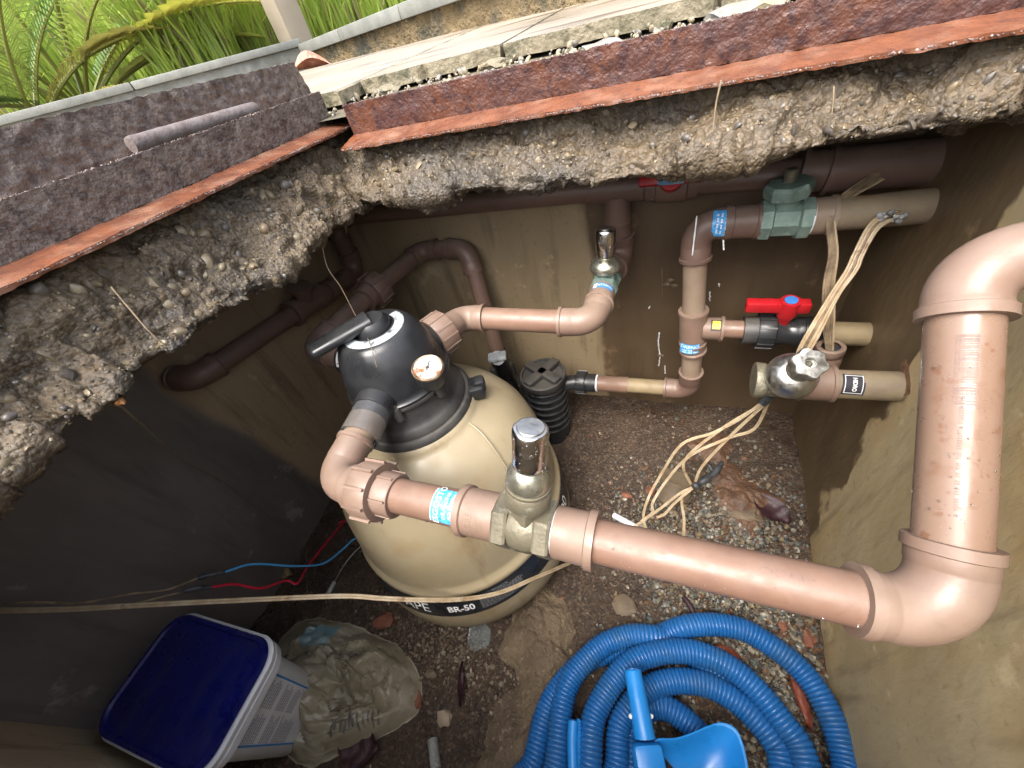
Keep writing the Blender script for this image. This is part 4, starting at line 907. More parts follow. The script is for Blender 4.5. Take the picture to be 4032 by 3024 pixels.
# header under the slab
HZ, HY = -.318, .902
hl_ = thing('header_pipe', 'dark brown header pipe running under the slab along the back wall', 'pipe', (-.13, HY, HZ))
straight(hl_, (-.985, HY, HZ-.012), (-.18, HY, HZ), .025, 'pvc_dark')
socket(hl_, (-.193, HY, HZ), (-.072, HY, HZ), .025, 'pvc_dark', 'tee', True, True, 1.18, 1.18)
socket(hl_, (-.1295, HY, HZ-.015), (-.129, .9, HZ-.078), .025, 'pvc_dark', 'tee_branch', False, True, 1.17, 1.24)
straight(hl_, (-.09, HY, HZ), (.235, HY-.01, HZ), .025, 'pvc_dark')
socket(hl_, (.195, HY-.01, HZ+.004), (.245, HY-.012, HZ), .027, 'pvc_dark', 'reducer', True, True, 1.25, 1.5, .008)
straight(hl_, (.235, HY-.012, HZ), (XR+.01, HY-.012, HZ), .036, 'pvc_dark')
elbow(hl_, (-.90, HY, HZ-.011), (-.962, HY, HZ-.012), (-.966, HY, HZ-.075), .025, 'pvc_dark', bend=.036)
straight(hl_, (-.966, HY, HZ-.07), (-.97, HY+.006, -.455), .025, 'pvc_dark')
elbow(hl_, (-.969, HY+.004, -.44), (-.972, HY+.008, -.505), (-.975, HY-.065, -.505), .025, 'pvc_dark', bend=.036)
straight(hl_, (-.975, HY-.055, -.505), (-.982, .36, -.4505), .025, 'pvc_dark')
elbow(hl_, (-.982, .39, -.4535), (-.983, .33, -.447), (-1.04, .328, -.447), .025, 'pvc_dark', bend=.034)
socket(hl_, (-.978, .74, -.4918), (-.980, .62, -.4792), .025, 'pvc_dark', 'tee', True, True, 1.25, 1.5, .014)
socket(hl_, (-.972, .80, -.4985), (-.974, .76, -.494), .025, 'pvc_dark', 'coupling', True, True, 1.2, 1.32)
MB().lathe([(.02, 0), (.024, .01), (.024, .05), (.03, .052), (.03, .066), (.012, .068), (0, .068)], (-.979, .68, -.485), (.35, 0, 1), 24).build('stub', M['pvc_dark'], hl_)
m = MB()   # glue runs beside the ball valve
for dx, l in ((-.066, .03), (-.058, .042), (-.050, .034), (-.046, .045)): m.tube(smooth_path([(dx, HY-.0262, HZ+.012), (dx+.001, HY-.0272, HZ-.004), (dx+.002, HY-.024, HZ+.012-l*.8)], 4), [.0022]*8+[.0014], 6)
m.build('glue_runs', M['white_ink'], hl_)
b1 = thing('ball_valve', 'ball valve with a red handle and blue plate half hidden by the slab edge', 'valve', (-.02, HY, HZ))
m = MB(); m.lathe([(.026, -.05), (.033, -.05), (.033, -.03), (.036, -.028), (.037, .03), (.033, .032), (.033, .05), (.026, .05)], (-.02, HY, HZ), (1, 0, 0), 36); m.build('body', M['pvc_dark'], b1)
hn = V((0, -.86, .5)).normalized(); hc = V((-.02, HY, HZ))+hn*.05
Rh = Matrix((V((1, 0, 0)), hn.cross(V((1, 0, 0))).normalized(), hn)).transposed()
MB().box(hc, (.122, .026, .018), Rh, .005).lathe([(.0, -.03), (.024, -.03), (.024, .008), (.0, .009)], hc, hn, 24).build('handle', M['red'], b1)
m = MB(); m.box(hc+hn*.0095, (.048, .03, .003), Rh, .001); m.build('plate', surf('blue_plate', (.05, .2, .36), (.22, .3, .34), 60, .5), b1)

# ------------------------------------------------------------------ 4. suction + drain line
AY = .82
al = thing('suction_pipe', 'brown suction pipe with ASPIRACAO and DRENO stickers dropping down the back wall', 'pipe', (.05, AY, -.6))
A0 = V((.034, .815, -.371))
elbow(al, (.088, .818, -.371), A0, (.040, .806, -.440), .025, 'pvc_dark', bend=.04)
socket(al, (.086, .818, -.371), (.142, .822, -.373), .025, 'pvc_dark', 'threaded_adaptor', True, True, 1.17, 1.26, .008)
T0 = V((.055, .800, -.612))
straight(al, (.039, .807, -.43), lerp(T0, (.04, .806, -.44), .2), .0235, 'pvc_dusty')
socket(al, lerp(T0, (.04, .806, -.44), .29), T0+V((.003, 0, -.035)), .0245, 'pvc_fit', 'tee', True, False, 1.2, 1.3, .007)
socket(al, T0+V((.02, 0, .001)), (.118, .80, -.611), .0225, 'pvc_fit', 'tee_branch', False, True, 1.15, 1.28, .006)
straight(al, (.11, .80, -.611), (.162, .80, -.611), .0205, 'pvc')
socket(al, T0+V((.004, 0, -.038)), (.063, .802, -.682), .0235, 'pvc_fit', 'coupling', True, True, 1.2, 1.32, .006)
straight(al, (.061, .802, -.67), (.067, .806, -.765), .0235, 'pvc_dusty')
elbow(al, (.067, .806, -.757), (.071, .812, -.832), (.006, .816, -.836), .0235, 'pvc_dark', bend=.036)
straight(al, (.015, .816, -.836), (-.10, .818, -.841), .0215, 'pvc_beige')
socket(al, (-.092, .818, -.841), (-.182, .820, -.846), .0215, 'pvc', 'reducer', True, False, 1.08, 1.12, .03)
m = MB(); m.lathe([(.02, 0), (.0262, 0), (.0262, .004), (.02, .004)], (-.180, .820, -.846), (-1, 0, -.05), 30); m.build('thread_tape', M['white'], al)
straight(al, (.222, .826, -.372), (XR+.01, .83, -.366), .0275, 'pvc_stained')
socket(al, (.215, .826, -.372), (.255, .827, -.371), .0265, 'pvc_dusty', 'threaded_adaptor', True, True, 1.17, 1.25)
# stickers
def sticker(cy, x0, x1, t0, t1, txt, size, tx, rot, sub=None, par=al, mat='sticker'):
    s_ = wrap_rect(cy, x0, x1, t0, t1, .0008).build('sticker', M[mat], par)
    m = MB(); wrap_text(m, cy, txt, size, tx[0], tx[1], .0014, rot)
    if sub:
        for (x, t, sz, l, rr) in sub:
            for i in range(l):
                if i % 4 != 3: m.add(*quadgrid(lambda u, v: cy(x+(i*sz*.5+sz*.35*u if not rr else sz*.6*u), t+(i*sz*.5+sz*.35*v if rr else sz*.6*v), .0013), 2, 2))
    m.build('lettering', M['white_ink'], s_, ang=None, fix=False)
pA = V((.076, .818, -.371)); cy = Cyl(pA, (1, 0, 0), TOCAM(pA), .0297)
sticker(cy, -.016, .014, -.026, .024, 'ASPIRAÇÃO', .0092, (.009, -.001), R(-90), [(-.002, -.02, .005, 15, True), (-.009, -.018, .005, 14, True)])
pD = T0+V((.0, 0, -.042)); cy = Cyl(pD, (1, 0, 0), TOCAM(pD), .2)
cyv = Cyl(pD, V((-.03, 0, 1)), TOCAM(pD), .0298)
s_ = wrap_rect(cyv, -.012, .016, -.021, .023, .0012).build('sticker', M['sticker'], al)
m = MB(); wrap_text(m, cyv, 'DRENO', .0125, .008, .001, .0018, R(-90), .95)
for row in range(2):
    for i in range(15):
        if i % 5 != 4: m.add(*quadgrid(lambda u, v: cyv(-.009+row*.006+.0028*u, -.017+i*.0024+.0016*v, .0016), 2, 2))
m.build('lettering', M['white_ink'], s_, ang=None, fix=False)
pY = V((.100, .80, -.611)); cy = Cyl(pY, (1, 0, 0), TOCAM(pY)+V((0, 0, .55)), .0262)
s_ = wrap_rect(cy, -.010, .012, -.013, .013, .0008).build('sticker', M['dark_ink'], al); s2 = wrap_rect(cy, -.007, .009, -.0095, .0095, .0012).build('sticker_face', M['sticker_y'], s_)
m = MB(); 
# ball valve, drain
bz = V((.24, .80, -.613))
b2 = thing('ball_valve', 'black union ball valve with a bright red lever handle on the drain pipe', 'valve', bz)
X1 = V((1, 0, 0)); B0 = lambda x: V((x, .80, -.612))
MB().lathe([(.021, 0), (.0305, 0), (.031, .002), (.031, .028), (.029, .03)], B0(.157), X1, 36).build('union_end', M['black_ru'], b2)
union_nut(b2, B0(.184), B0(.216), .0375, 'black', 12, rib=.002)
MB().lathe([(.028, 0), (.033, .002), (.031, .008), (.0285, .014), (.0285, .034), (.031, .038), (.033, .044), (.0335, .05), (.032, .052), (.033, .058), (.034, .066), (.033, .07), (.030, .072), (.030, .098), (.028, .1)], B0(.216), X1, 40).build('body', M['black'], b2)
straight(b2, B0(.31), B0(XR+.01), .0245, 'pvc_beige', 'outlet_pipe')
hc = V((.2275, .795, -.548)); hv = V((.0, -.10, 1)).normalized()
m = MB(); m.lathe([(.012, -.05), (.013, -.028), (.0165, -.02), (.019, -.012), (.0185, .020), (.0, .021)], hc, hv, 28); m.build('handle_hub', M['red'], b2)
def bar(x0, x1, w0, w1):
    Rm = Matrix((X1, hv.cross(X1), hv)).transposed(); mm = MB(); mm.box(hc+V(((x0+x1)/2, 0, 0))+hv*.006, (x1-x0, .022, .024), Rm, .003); return mm
bar(-.078, .036, .02, .02).build('handle', M['red'], b2)
MB().lathe([(.0, .0205), (.0118, .0205), (.0118, .0222), (.0, .0224)], hc, hv, 28).build('handle_disc', M['blue_dot'], b2)

# suction gate valve, green
g3 = thing('gate_valve', 'dark green painted gate valve next to the ASPIRACAO sticker', 'valve', (.18, .824, -.372))
m = MB(); c_ = V((.18, .824, -.372)); m.lathe([(.02, -.040), (.036, -.039), (.037, -.022), (.031, -.019), (.031, .019), (.037, .022), (.036, .039), (.02, .040)], c_, X1, 8); m.lathe([(.0, -.01), (.021, 0), (.0215, .04), (.02, .05)], c_, V((-.1, 0, 1)), 20); m.build('body', M['patina'], g3, ang=25)
m = MB(); m.lathe([(.015, .040), (.036, .043), (.038, .05), (.038, .060), (.034, .066), (.015, .067)], c_, V((-.1, 0, 1)), 8); m.build('bonnet', M['patina'], g3, ang=25)
MB().lathe([(.010, .066), (.010, .085), (.008, .087)], c_, V((-.1, 0, 1)), 12).build('stem', M['brass'], g3)
for x in (.140, .218): MB().lathe([(.026, 0), (.0305, 0), (.0305, .004), (.026, .004)], (x, .823, -.372), X1, 30).build('thread_tape', M['white'], g3)

# ------------------------------------------------------------------ 5. hydro line stub
HB = lambda x: V((x, .63, -.604+.05*(x-.167)*1.2))
h1_ = thing('hydro_pipe', 'dusty brown pipe stub entering the damp ochre wall with a black HIDRO sticker', 'pipe', HB(.33))
straight(h1_, HB(.26), HB(XR+.012), .0262, 'pvc_stained')
socket(h1_, HB(.240), HB(.290), .0262, 'pvc_fit', 'threaded_adaptor', False, True, 1.22, 1.3)
cy = Cyl(HB(.308), X1, TOCAM(HB(.31))+V((0, 0, .35)), .0262)
s_ = wrap_rect(cy, -.014, .018, -.024, .014, .0008).build('sticker', M['dark_ink'], h1_)
m = MB(); wrap_text(m, cy, 'HIDRO', .0085, .003, -.005, .0014, R(-90), .9, .0003)
for (xa, xb_, ta, tb) in ((-.011, -.0098, -.021, .0115), (.0138, .015, -.021, .0115), (-.011, .015, -.021, -.0198), (-.011, .015, .0103, .0115)): m.add(*quadgrid(lambda u, v: cy(xa+(xb_-xa)*u, ta+(tb-ta)*v, .0013), 3, 8))
m.build('lettering', M['white_ink'], s_, ang=None, fix=False)
vcen = HB(.212); gd = (V((.222, .583, -.512))-vcen).normalized()
g4 = thing('gate_valve', 'gate valve with a star shaped chrome stem head on the hydro pipe', 'valve', vcen)
m = MB(); m.lathe([(.022, -.048), (.033, -.048), (.0345, -.045), (.0335, -.030), (.030, -.026), (.030, .02), (.033, .03), (.022, .031)], vcen, X1, 30); m.build('body', M['brass'], g4)
MB().lathe([(.02, .018), (.036, .02), (.0405, .028), (.0415, .040), (.039, .052), (.032, .062), (.024, .068), (.02, .069)], vcen, gd, 40).build('bonnet', M['chrome_dull'], g4)
MB().lathe([(.0205, .060), (.0205, .094), (.019, .096)], vcen, gd, 30).build('stem', M['brass'], g4)
m = MB(); gu = gd.orthogonal().normalized(); gw = gd.cross(gu); pts = []
kc = vcen+gd*.094
for i in range(48):
    t = 2*math.pi*i/48; rr = .0232+.0048*abs(math.cos(3*t))**1.6
    pts.append(kc+(gu*math.cos(t)+gw*math.sin(t))*rr)
n = 48; ring = [pts, [p+gd*.014 for p in pts], [kc+(p-kc)*.94+gd*.016 for p in pts], [kc+(p-kc).normalized()*.0098+gd*.0168 for p in pts], [kc+(p-kc).normalized()*.0088+gd*.0168 for p in pts], [kc+(p-kc).normalized()*.0085+gd*.006 for p in pts]]
vs = [p for r_i in ring for p in r_i]; fs = [(k*n+i, k*n+(i+1) % n, (k+1)*n+(i+1) % n, (k+1)*n+i) for k in range(5) for i in range(n)]; fs += [tuple(range(n-1, -1, -1)), tuple(5*n+i for i in range(n))]
m.add(vs, fs); kn = m.build('star_head', M['chrome_dull'], g4, ang=30)
MB().lathe([(0, .006), (.0055, .006), (.0055, .011), (.004, .0125), (0, .0125)], kc, gd, 12).build('screw', M['brass_br'], kn)
rock('wall_chip', (XR+.004, .63, -.575), (.007, .036, .044), surf('bare_clay', (.20, .10, .05), (.13, .07, .035), 40, .8, bumps=(90, .8, .005)), 'broken patch of bare clay where the hydro pipe enters the wall', 'wall hole', 21)
# conduit stub
c0 = V((.306, .742, -.598))
cd = thing('conduit_stub', 'short brown conduit elbow with cables entering its open mouth', 'conduit', c0-V((0, 0, .07)))
m = MB(); m.lathe([(.016, -.002), (.0205, .0), (.0245, -.002), (.0255, -.010), (.0245, -.018), (.0215, -.022), (.0245, -.028), (.0245, -.055), (.021, -.066), (.02, -.085)][::1], c0, V((-.08, .02, 1)), 36, caps=False); m.build('mouth', M['pvc_fit'], cd)
MB().lathe([(0, -.012), (.019, -.012), (.019, -.014), (0, -.014)], c0, V((-.08, .02, 1)), 24).build('mouth_shade', M['dark_ink'], cd)  # dark disc put in for the shade in the hollow mouth
MB().tube(smooth_path([c0+V((.006, 0, -.07)), c0+V((.012, .005, -.09)), c0+V((.04, .01, -.10)), c0+V((.085, .01, -.10))], 6), .02, 20).build('bend', M['pvc_dark'], cd)

# ------------------------------------------------------------------ 6. pump line and pump
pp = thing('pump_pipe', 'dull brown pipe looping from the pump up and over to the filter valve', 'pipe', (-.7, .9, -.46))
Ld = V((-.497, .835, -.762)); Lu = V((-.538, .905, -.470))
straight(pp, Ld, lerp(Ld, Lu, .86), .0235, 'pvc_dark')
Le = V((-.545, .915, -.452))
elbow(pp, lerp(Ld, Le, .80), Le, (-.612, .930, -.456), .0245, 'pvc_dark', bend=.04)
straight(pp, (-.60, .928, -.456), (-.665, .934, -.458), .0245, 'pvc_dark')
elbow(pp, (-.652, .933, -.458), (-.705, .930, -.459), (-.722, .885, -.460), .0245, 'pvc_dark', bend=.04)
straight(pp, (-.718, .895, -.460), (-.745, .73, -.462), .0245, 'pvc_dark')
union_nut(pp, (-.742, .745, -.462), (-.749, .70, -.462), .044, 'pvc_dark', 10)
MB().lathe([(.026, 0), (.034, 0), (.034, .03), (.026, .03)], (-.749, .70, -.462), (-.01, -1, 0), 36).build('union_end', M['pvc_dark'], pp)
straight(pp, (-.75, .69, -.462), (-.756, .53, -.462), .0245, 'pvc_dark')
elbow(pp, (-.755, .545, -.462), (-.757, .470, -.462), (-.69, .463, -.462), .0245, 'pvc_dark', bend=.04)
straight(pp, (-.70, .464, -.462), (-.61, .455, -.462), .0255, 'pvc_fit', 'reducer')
PX, PY, PZ = -.338, .785, -.790
pm = thing('pool_pump', 'black pool pump with a ribbed strainer pot and cross handle lid behind the filter', 'pump', (PX, PY, floor_h(PX, PY)))
po = V((PX, PY, 0)); prof = [(.0, floor_h(PX, PY)-.01), (.058, floor_h(PX, PY)-.01)]
z = -1.02
while z < PZ-.05:
    prof += [(.060, z), (.0605, z+.017), (.0665, z+.0185), (.0665, z+.0225), (.0605, z+.024)]; z += .0285
prof += [(.062, PZ-.04), (.066, PZ-.03), (.067, PZ-.022), (.05, PZ-.02)]
MB().lathe(prof, po, Z3, 48).build('strainer_pot', M['black'], pm, ang=30)
ld = MB().lathe([(.05, PZ-.024), (.0685, PZ-.023), (.0705, PZ-.019), (.0705, PZ-.002), (.068, PZ+.001), (.062, PZ+.0015), (.060, PZ-.004), (.0, PZ-.005)], po, Z3, 48).build('lid', M['black_ru'], pm)
m = MB()
for a_ in (R(62), R(152)):
    m.box(po+V((0, 0, PZ+.004)), (.132, .030, .018), Matrix.Rotation(a_, 3, 'Z'), .004)
m.build('lid_grip', M['black_ru'], ld)
iy = V((-.186, .820, -.847))
m = MB(); m.lathe([(.022, 0), (.0275, .0), (.028, .03), (.030, .032)], iy, (-1, -.02, -.03), 30); m.build('inlet_socket', M['black'], pm)
union_nut(pm, iy+V((-.03, 0, -.001)), iy+V((-.058, 0, -.002)), .034, 'black', 12, rib=.002)
MB().tube([iy+V((-.056, 0, -.002)), iy+V((-.085, -.006, -.004)), V((PX+.03, PY+.01, -.853))], [.024, .024, .028], 24).build('inlet_neck', M['black'], pm)
ou = (Lu-Ld).normalized()
MB().lathe([(.022, .035), (.0285, .034), (.0295, 0), (.029, -.014), (.022, -.015)], Ld-ou*.03, ou, 30).build('outlet_socket', M['black'], pm)
union_nut(pm, Ld-ou*.085, Ld-ou*.045, .0385, 'black_ru', 14, rib=.0025)
MB().tube([Ld-ou*.08, Ld-ou*.13, V((-.47, .80, -.94))], [.03, .032, .055], 24).build('outlet_neck', M['black'], pm)
MB().lathe([(.03, 0), (.085, .01), (.095, .03), (.095, .07), (.08, .085), (.03, .09)], (-.42, .80, -.955), (-1, .06, 0), 36).build('volute', M['black_ru'], pm)
MB().lathe([(.03, 0), (.065, .0), (.068, .01), (.068, .16), (.06, .175), (.0, .18)], (-.51, .805, -.955), (-1, .06, 0), 36).build('motor', M['black'], pm)
MB().box((-.55, .808, -1.035), (.16, .10, .05), None, .006).build('foot', M['black'], pm)
MB().box((-.422, .70, -.655), (.05, .03, .012), Matrix.Rotation(R(20), 3, 'Z'), .003).build('terminal_cover', M['ringplate'], pm)
MB().tube([(-.422, .70, -.66), (-.44, .74, -.70), (-.46, .79, -.9)], [.02, .022, .03], 16).build('terminal_box', M['black'], pm)

# ------------------------------------------------------------------ 7. cables
def cable(m, pts, r=.0022, n=6, twin=True, seg=8):
    p = smooth_path(pts, n)
    if not twin: m.tube(p, r, seg); return
    q1, q2 = [], []
    for i, a in enumerate(p):
        t = (p[min(i+1, len(p)-1)]-p[max(i-1, 0)]).normalized(); s = t.cross(-a.normalized())
        if s.length < 1e-6: s = V((1, 0, 0))
        s.normalize(); q1.append(a+s*r*.9); q2.append(a-s*r*.9)
    m.tube(q1, r, seg); m.tube(q2, r, seg)
cb = thing('cable_bundle', 'bundle of soiled cream twin cables hanging from under the slab to the conduit', 'cable', (.31, .75, -.6))
for i, (o1, o2, mt) in enumerate([(0, 0, 'cable_dirty'), (14, 10, 'cable_dirty'), (34, 6, 'cable_dirty'), (48, 14, 'cable')]):
    m = MB()
    P = [cA3(1500+o1*.4, 965+o2, 'y', .87), cA3(1300+o1*.5, 1090+o1, 'y', .86), cA3(1045+o1*.6, 1265+o1*.4, 'y', .83), cA3(945+o1*.7, 1400, 'y', .80), cA3(960+o1*.7, 1640, 'y', .78)]
    P += [cA6(925+o1*1.0, 180, 'y', .765), cA6(918+o1*1.15, 400, 'y', .75), cA6(938+o1*.55, 600, 'y', .742), c0+V((-.004+i*.003, 0, -.012))]
    cable(m, P, .0021); m.build('strand', M[mt], cb)
cb2 = thing('cable_bundle', 'splaying cream twin cables running past the star head and down to the floor', 'cable', (.2, .62, -.7))
tiep = cF(1530, 45, 'y', .66)
for i, o1 in enumerate((0, 16, 34, 50)):
    m = MB()
    P = [cA3(1400+o1*.6, 1375+o1*.3, 'y', .80), cA3(1235+o1*.7, 1440+o1*.6, 'y', .78), cA3(1120+o1*.9, 1640, 'y', .755), cA6(1070+o1, 90, 'y', .74), cA6(960+o1*.8, 260, 'y', .72), cA6(780+o1*1.4, 560, 'y', .69), cB1(700+o1, 760, 'y', .685), cB1(480+o1*.5, 1060, 'y', .67), tiep+V((.001*i, .001*i, 0))]
    cable(m, P, .0021); m.build('strand', M['cable_dirty' if i == 1 else 'cable'], cb2)
def fz(y):  # height along the fanning cables, by image row
    t = max(0, min(1, (y-45)/900.0)); return (tiep.z)*(1-t)+(-1.015)*t
fans = [[(1490, 80), (1250, 250), (1000, 380), (700, 490), (500, 780), (380, 1000), (328, 1180), (350, 1300)],
        [(1500, 90), (1100, 330), (780, 580), (715, 720), (790, 880)],
        [(1530, 90), (1400, 340), (1150, 430), (780, 600), (560, 830), (420, 1050), (415, 1150), (300, 1240)],
        [(1510, 90), (1150, 430), (900, 700), (830, 850)],
        [(830, 900), (690, 960), (480, 1120), (240, 1290)], [(840, 905), (715, 960), (700, 1060), (722, 1220), (715, 1390)], [(820, 900), (630, 1060), (540, 1160), (455, 1200)]]
for f in fans:
    m = MB(); P = [cF(x, y, 'z', fz(y)) for x, y in f]
    if f[0][1] < 200: P = [tiep]+P
    cable(m, P, .0019); m.build('strand', M['cable'], cb2)
m = MB(); m.tube([tiep+V((.003, 0, .014)), tiep, tiep-V((.008, .004, .014))], [.009, .010, .009], 12); m.build('tape', M['tape'], cb2)
m = MB(); P = [cF(x, y, 'z', fz(880)+.004) for x, y in ((815, 905), (900, 850), (1010, 770), (1095, 665))]; m.tube(smooth_path(P, 5), [.009+.002*math.sin(i*1.3) for i in range(14)]+[.007, .005], 10)
m.tube([P[2], cF(960, 690, 'z', fz(880)+.012)], [.007, .004], 8); m.build('tape_end', M['tape'], cb2)
# long cable across in front of the filter
fc = thing('twin_cable', 'long cream twin cable stretched across the filter tank from the dark wall', 'cable', (-.6, .1, -.8))
P = [cA7(-160, 640, 'x', -1.05), cA7(400, 632, 'x', -.93), cA7(900, 605, 'x', -.83), cA7(1500, 575, 'x', -.71), cA7(2212, 545, 'x', -.54), cA8(300, 562, 'x', -.46), cA8(700, 570, 'x', -.365), cA8(1000, 530, 'x', -.295), cA8(1250, 430, 'x', -.235), cA8(1490, 325, 'x', -.18), cA8(1620, 262, 'x', -.155)]
m = MB(); cable(m, P, .0024); m.build('strand', M['cable'], fc)
m = MB(); p = cA7(2200, 545, 'x', -.57); m.tube([p-V((.005, 0, 0)), p+V((.005, 0, 0))], .005, 10); m.build('tape', M['tape'], fc)
# spliced pump wires
sw = thing('spliced_wire', 'loose cable spliced with black tape to a light blue wire', 'wire', cA7(1380, 410, 'x', -.84))
P = [cA7(-160, 620, 'x', -1.05), cA7(200, 585, 'x', -1.0), cA7(520, 590, 'x', -.96), cA7(850, 530, 'x', -.92), cA7(1080, 505, 'x', -.89), cA7(1290, 425, 'x', -.86)]
m = MB(); cable(m, P, .0022, twin=False); m.build('strand', M['cable_dirty'], sw)
m = MB(); m.tube(smooth_path([cA7(1280, 428, 'x', -.86), cA7(1370, 405, 'x', -.85), cA7(1465, 388, 'x', -.84)], 5), [.004, .006, .0065, .006, .0055, .006, .006, .005, .0045, .004, .003], 10); m.build('tape', M['tape'], sw)
P = [cA7(1455, 390, 'x', -.84), cA7(1640, 338, 'x', -.84), cA7(1900, 350, 'x', -.83), cA7(2090, 335, 'x', -.82), cA7(2212, 250, 'x', -.82), cB5(350, 970, 'x', -.80), cB5(470, 900, 'x', -.78)]
m = MB(); cable(m, P, .0026, twin=False); m.build('blue_core', M['wire_blue'], sw)
sr = thing('spliced_wire', 'red wire with a black taped splice sagging over the soil', 'wire', cA7(1300, 490, 'x', -.86))
m = MB(); m.tube(smooth_path([cA7(1170, 520, 'x', -.87), cA7(1270, 495, 'x', -.86), cA7(1380, 487, 'x', -.85)], 5), [.002, .004, .0055, .006, .0055, .006, .006, .0055, .005, .004, .003], 10); m.build('tape', M['tape'], sr)
P = [cA7(1370, 488, 'x', -.85), cA7(1520, 468, 'x', -.84), cA7(1690, 495, 'x', -.82), cA7(1850, 445, 'x', -.82), cA7(1930, 460, 'x', -.80), cA7(2010, 330, 'x', -.84), cA7(2212, 80, 'x', -.88), cB5(250, 850, 'x', -.88), cB5(380, 790, 'x', -.86)]
m = MB(); cable(m, P, .0027, twin=False); m.build('red_core', M['wire_red'], sr)
P = [cA7(900, 590, 'x', -.90), cA7(1050, 550, 'x', -.88), cA7(1180, 520, 'x', -.87)]
m = MB(); cable(m, P, .002, twin=False); m.build('strand', M['cable_dirty'], sr)
# roots and straws
def root(label, pts, r=.0013, n=6):
    m = MB(); p = smooth_path(pts, n); m.tube(p, [r*(1-.5*i/len(p)) for i in range(len(p))], 6); tag(m.build('root', M['root'], ang=60, org=p[0]), label, 'root')
root('thin root hanging from the slab edge down the wall to the soil', [cA4(760, 955, 'x', -.585), cA4(950, 1120, 'x', -.70), cA4(1080, 1240, 'x', -.80), cA4(1280, 1375, 'x', -.90), cA4(1500, 1500, 'x', -1.0), cA4(1690, 1659, 'x', -1.045), cA7(1960, 185, 'z', -1.09), cA7(1985, 330, 'z', -1.095), cA7(1990, 530, 'z', -1.10)], .0018)
root('fine fibre dangling over the filter handle from the slab corner', [cB3(590, 570, 'x', -.59), cB3(640, 780, 'x', -.575), cB3(760, 960, 'x', -.56), cB3(900, 1230, 'x', -.54), cB3(1000, 1420, 'z', -.36), cB3(1070, 1650, 'y', .34)], .0009)
root('pale straw sticking out at the slab corner', [cB3(770, 270, 'y', .60), cB3(790, 370, 'y', .60), cB3(803, 478, 'y', .60)], .002)
root('dry twig clinging under the long iron above the red valve', [cA3(250, 520, 'y', .64), cA3(215, 680, 'y', .63), cA3(195, 860, 'y', .615)], .0014)
root('thin straw hanging from the slab face above the gate valves', [cA3(980, 560, 'y', .64), cA3(975, 660, 'y', .63), cA3(965, 750, 'y', .62)], .001)
root('curled pale fibre on the crumbling slab edge above the wall', [cA4(720, 200, 'x', -.60), cA4(830, 330, 'x', -.59), cA4(940, 460, 'x', -.575), cA4(1040, 555, 'x', -.57), cA4(1100, 580, 'x', -.575)], .0011)
rock('rubble_stone', cA4(770, 945, 'x', -.582), (.007, .005, .004), surf('orange_chip', (.28, .12, .035), rough=.6), 'small orange chip stuck on the slab edge where the root hangs', 'stone', 31)

# ------------------------------------------------------------------ 8. tub, bag, hose, vacuum head
tb = -1.118
tl, tn = V((-1.004, -.048, 0)), V((-.690, -.022, 0))
ux = (tn-tl).normalized(); uy = V((-ux.y, ux.x, 0)); TW, TD = .315, .225; tz = -.828
tcn = tl+ux*TW/2-uy*TD/2
tub = thing('plastic_tub', 'white plastic tub with a dark navy blue lid and printed label', 'tub', (tcn.x, tcn.y, tb))
def rrect(wd, dp, rad, n=8):
    o = []
    for cx, cy_, a0 in ((1, 1, 0), (-1, 1, 90), (-1, -1, 180), (1, -1, 270)):
        for i in range(n+1):
            a_ = R(a0+90*i/n); o.append((cx*(wd/2-rad)+rad*math.cos(a_), cy_*(dp/2-rad)+rad*math.sin(a_)))
    return o
def rloft(secs):
    m = MB(); n = None
    for (wd, dp, rad, z) in secs:
        pts = [tcn+ux*x+uy*y for x, y in rrect(wd, dp, rad)]; n = len(pts); m.v += [(p.x, p.y, z) for p in pts]
    k = len(secs)
    m.f = [(j*n+i, j*n+(i+1) % n, (j+1)*n+(i+1) % n, (j+1)*n+i) for j in range(k-1) for i in range(n)]+[tuple(range(n-1, -1, -1)), tuple((k-1)*n+i for i in range(n))]; return m
bdy = rloft([(TW-.085, TD-.075, .03, tb), (TW-.078, TD-.068, .035, tb+.006), (TW-.045, TD-.042, .04, tz-.055), (TW-.044, TD-.041, .04, tz-.053)]).build('body', M['white'], tub)
rloft([(TW-.046, TD-.043, .04, tz-.052), (TW-.012, TD-.010, .05, tz-.050), (TW-.008, TD-.006, .05, tz-.030), (TW-.014, TD-.012, .05, tz-.027), (TW-.006, TD-.004, .05, tz-.024), (TW-.002, TD, .05, tz-.012), (TW-.010, TD-.008, .048, tz-.008)]).build('rim', M['white'], tub)
rloft([(TW-.02, TD-.018, .045, tz-.009), (TW-.012, TD-.010, .048, tz-.004), (TW-.016, TD-.014, .047, tz+.003), (TW-.030, TD-.028, .042, tz+.004), (TW-.036, TD-.034, .04, tz-.001), (TW-.062, TD-.060, .03, tz-.002), (TW-.068, TD-.066, .028, tz-.0005)]).build('lid', M['lid'], tub)
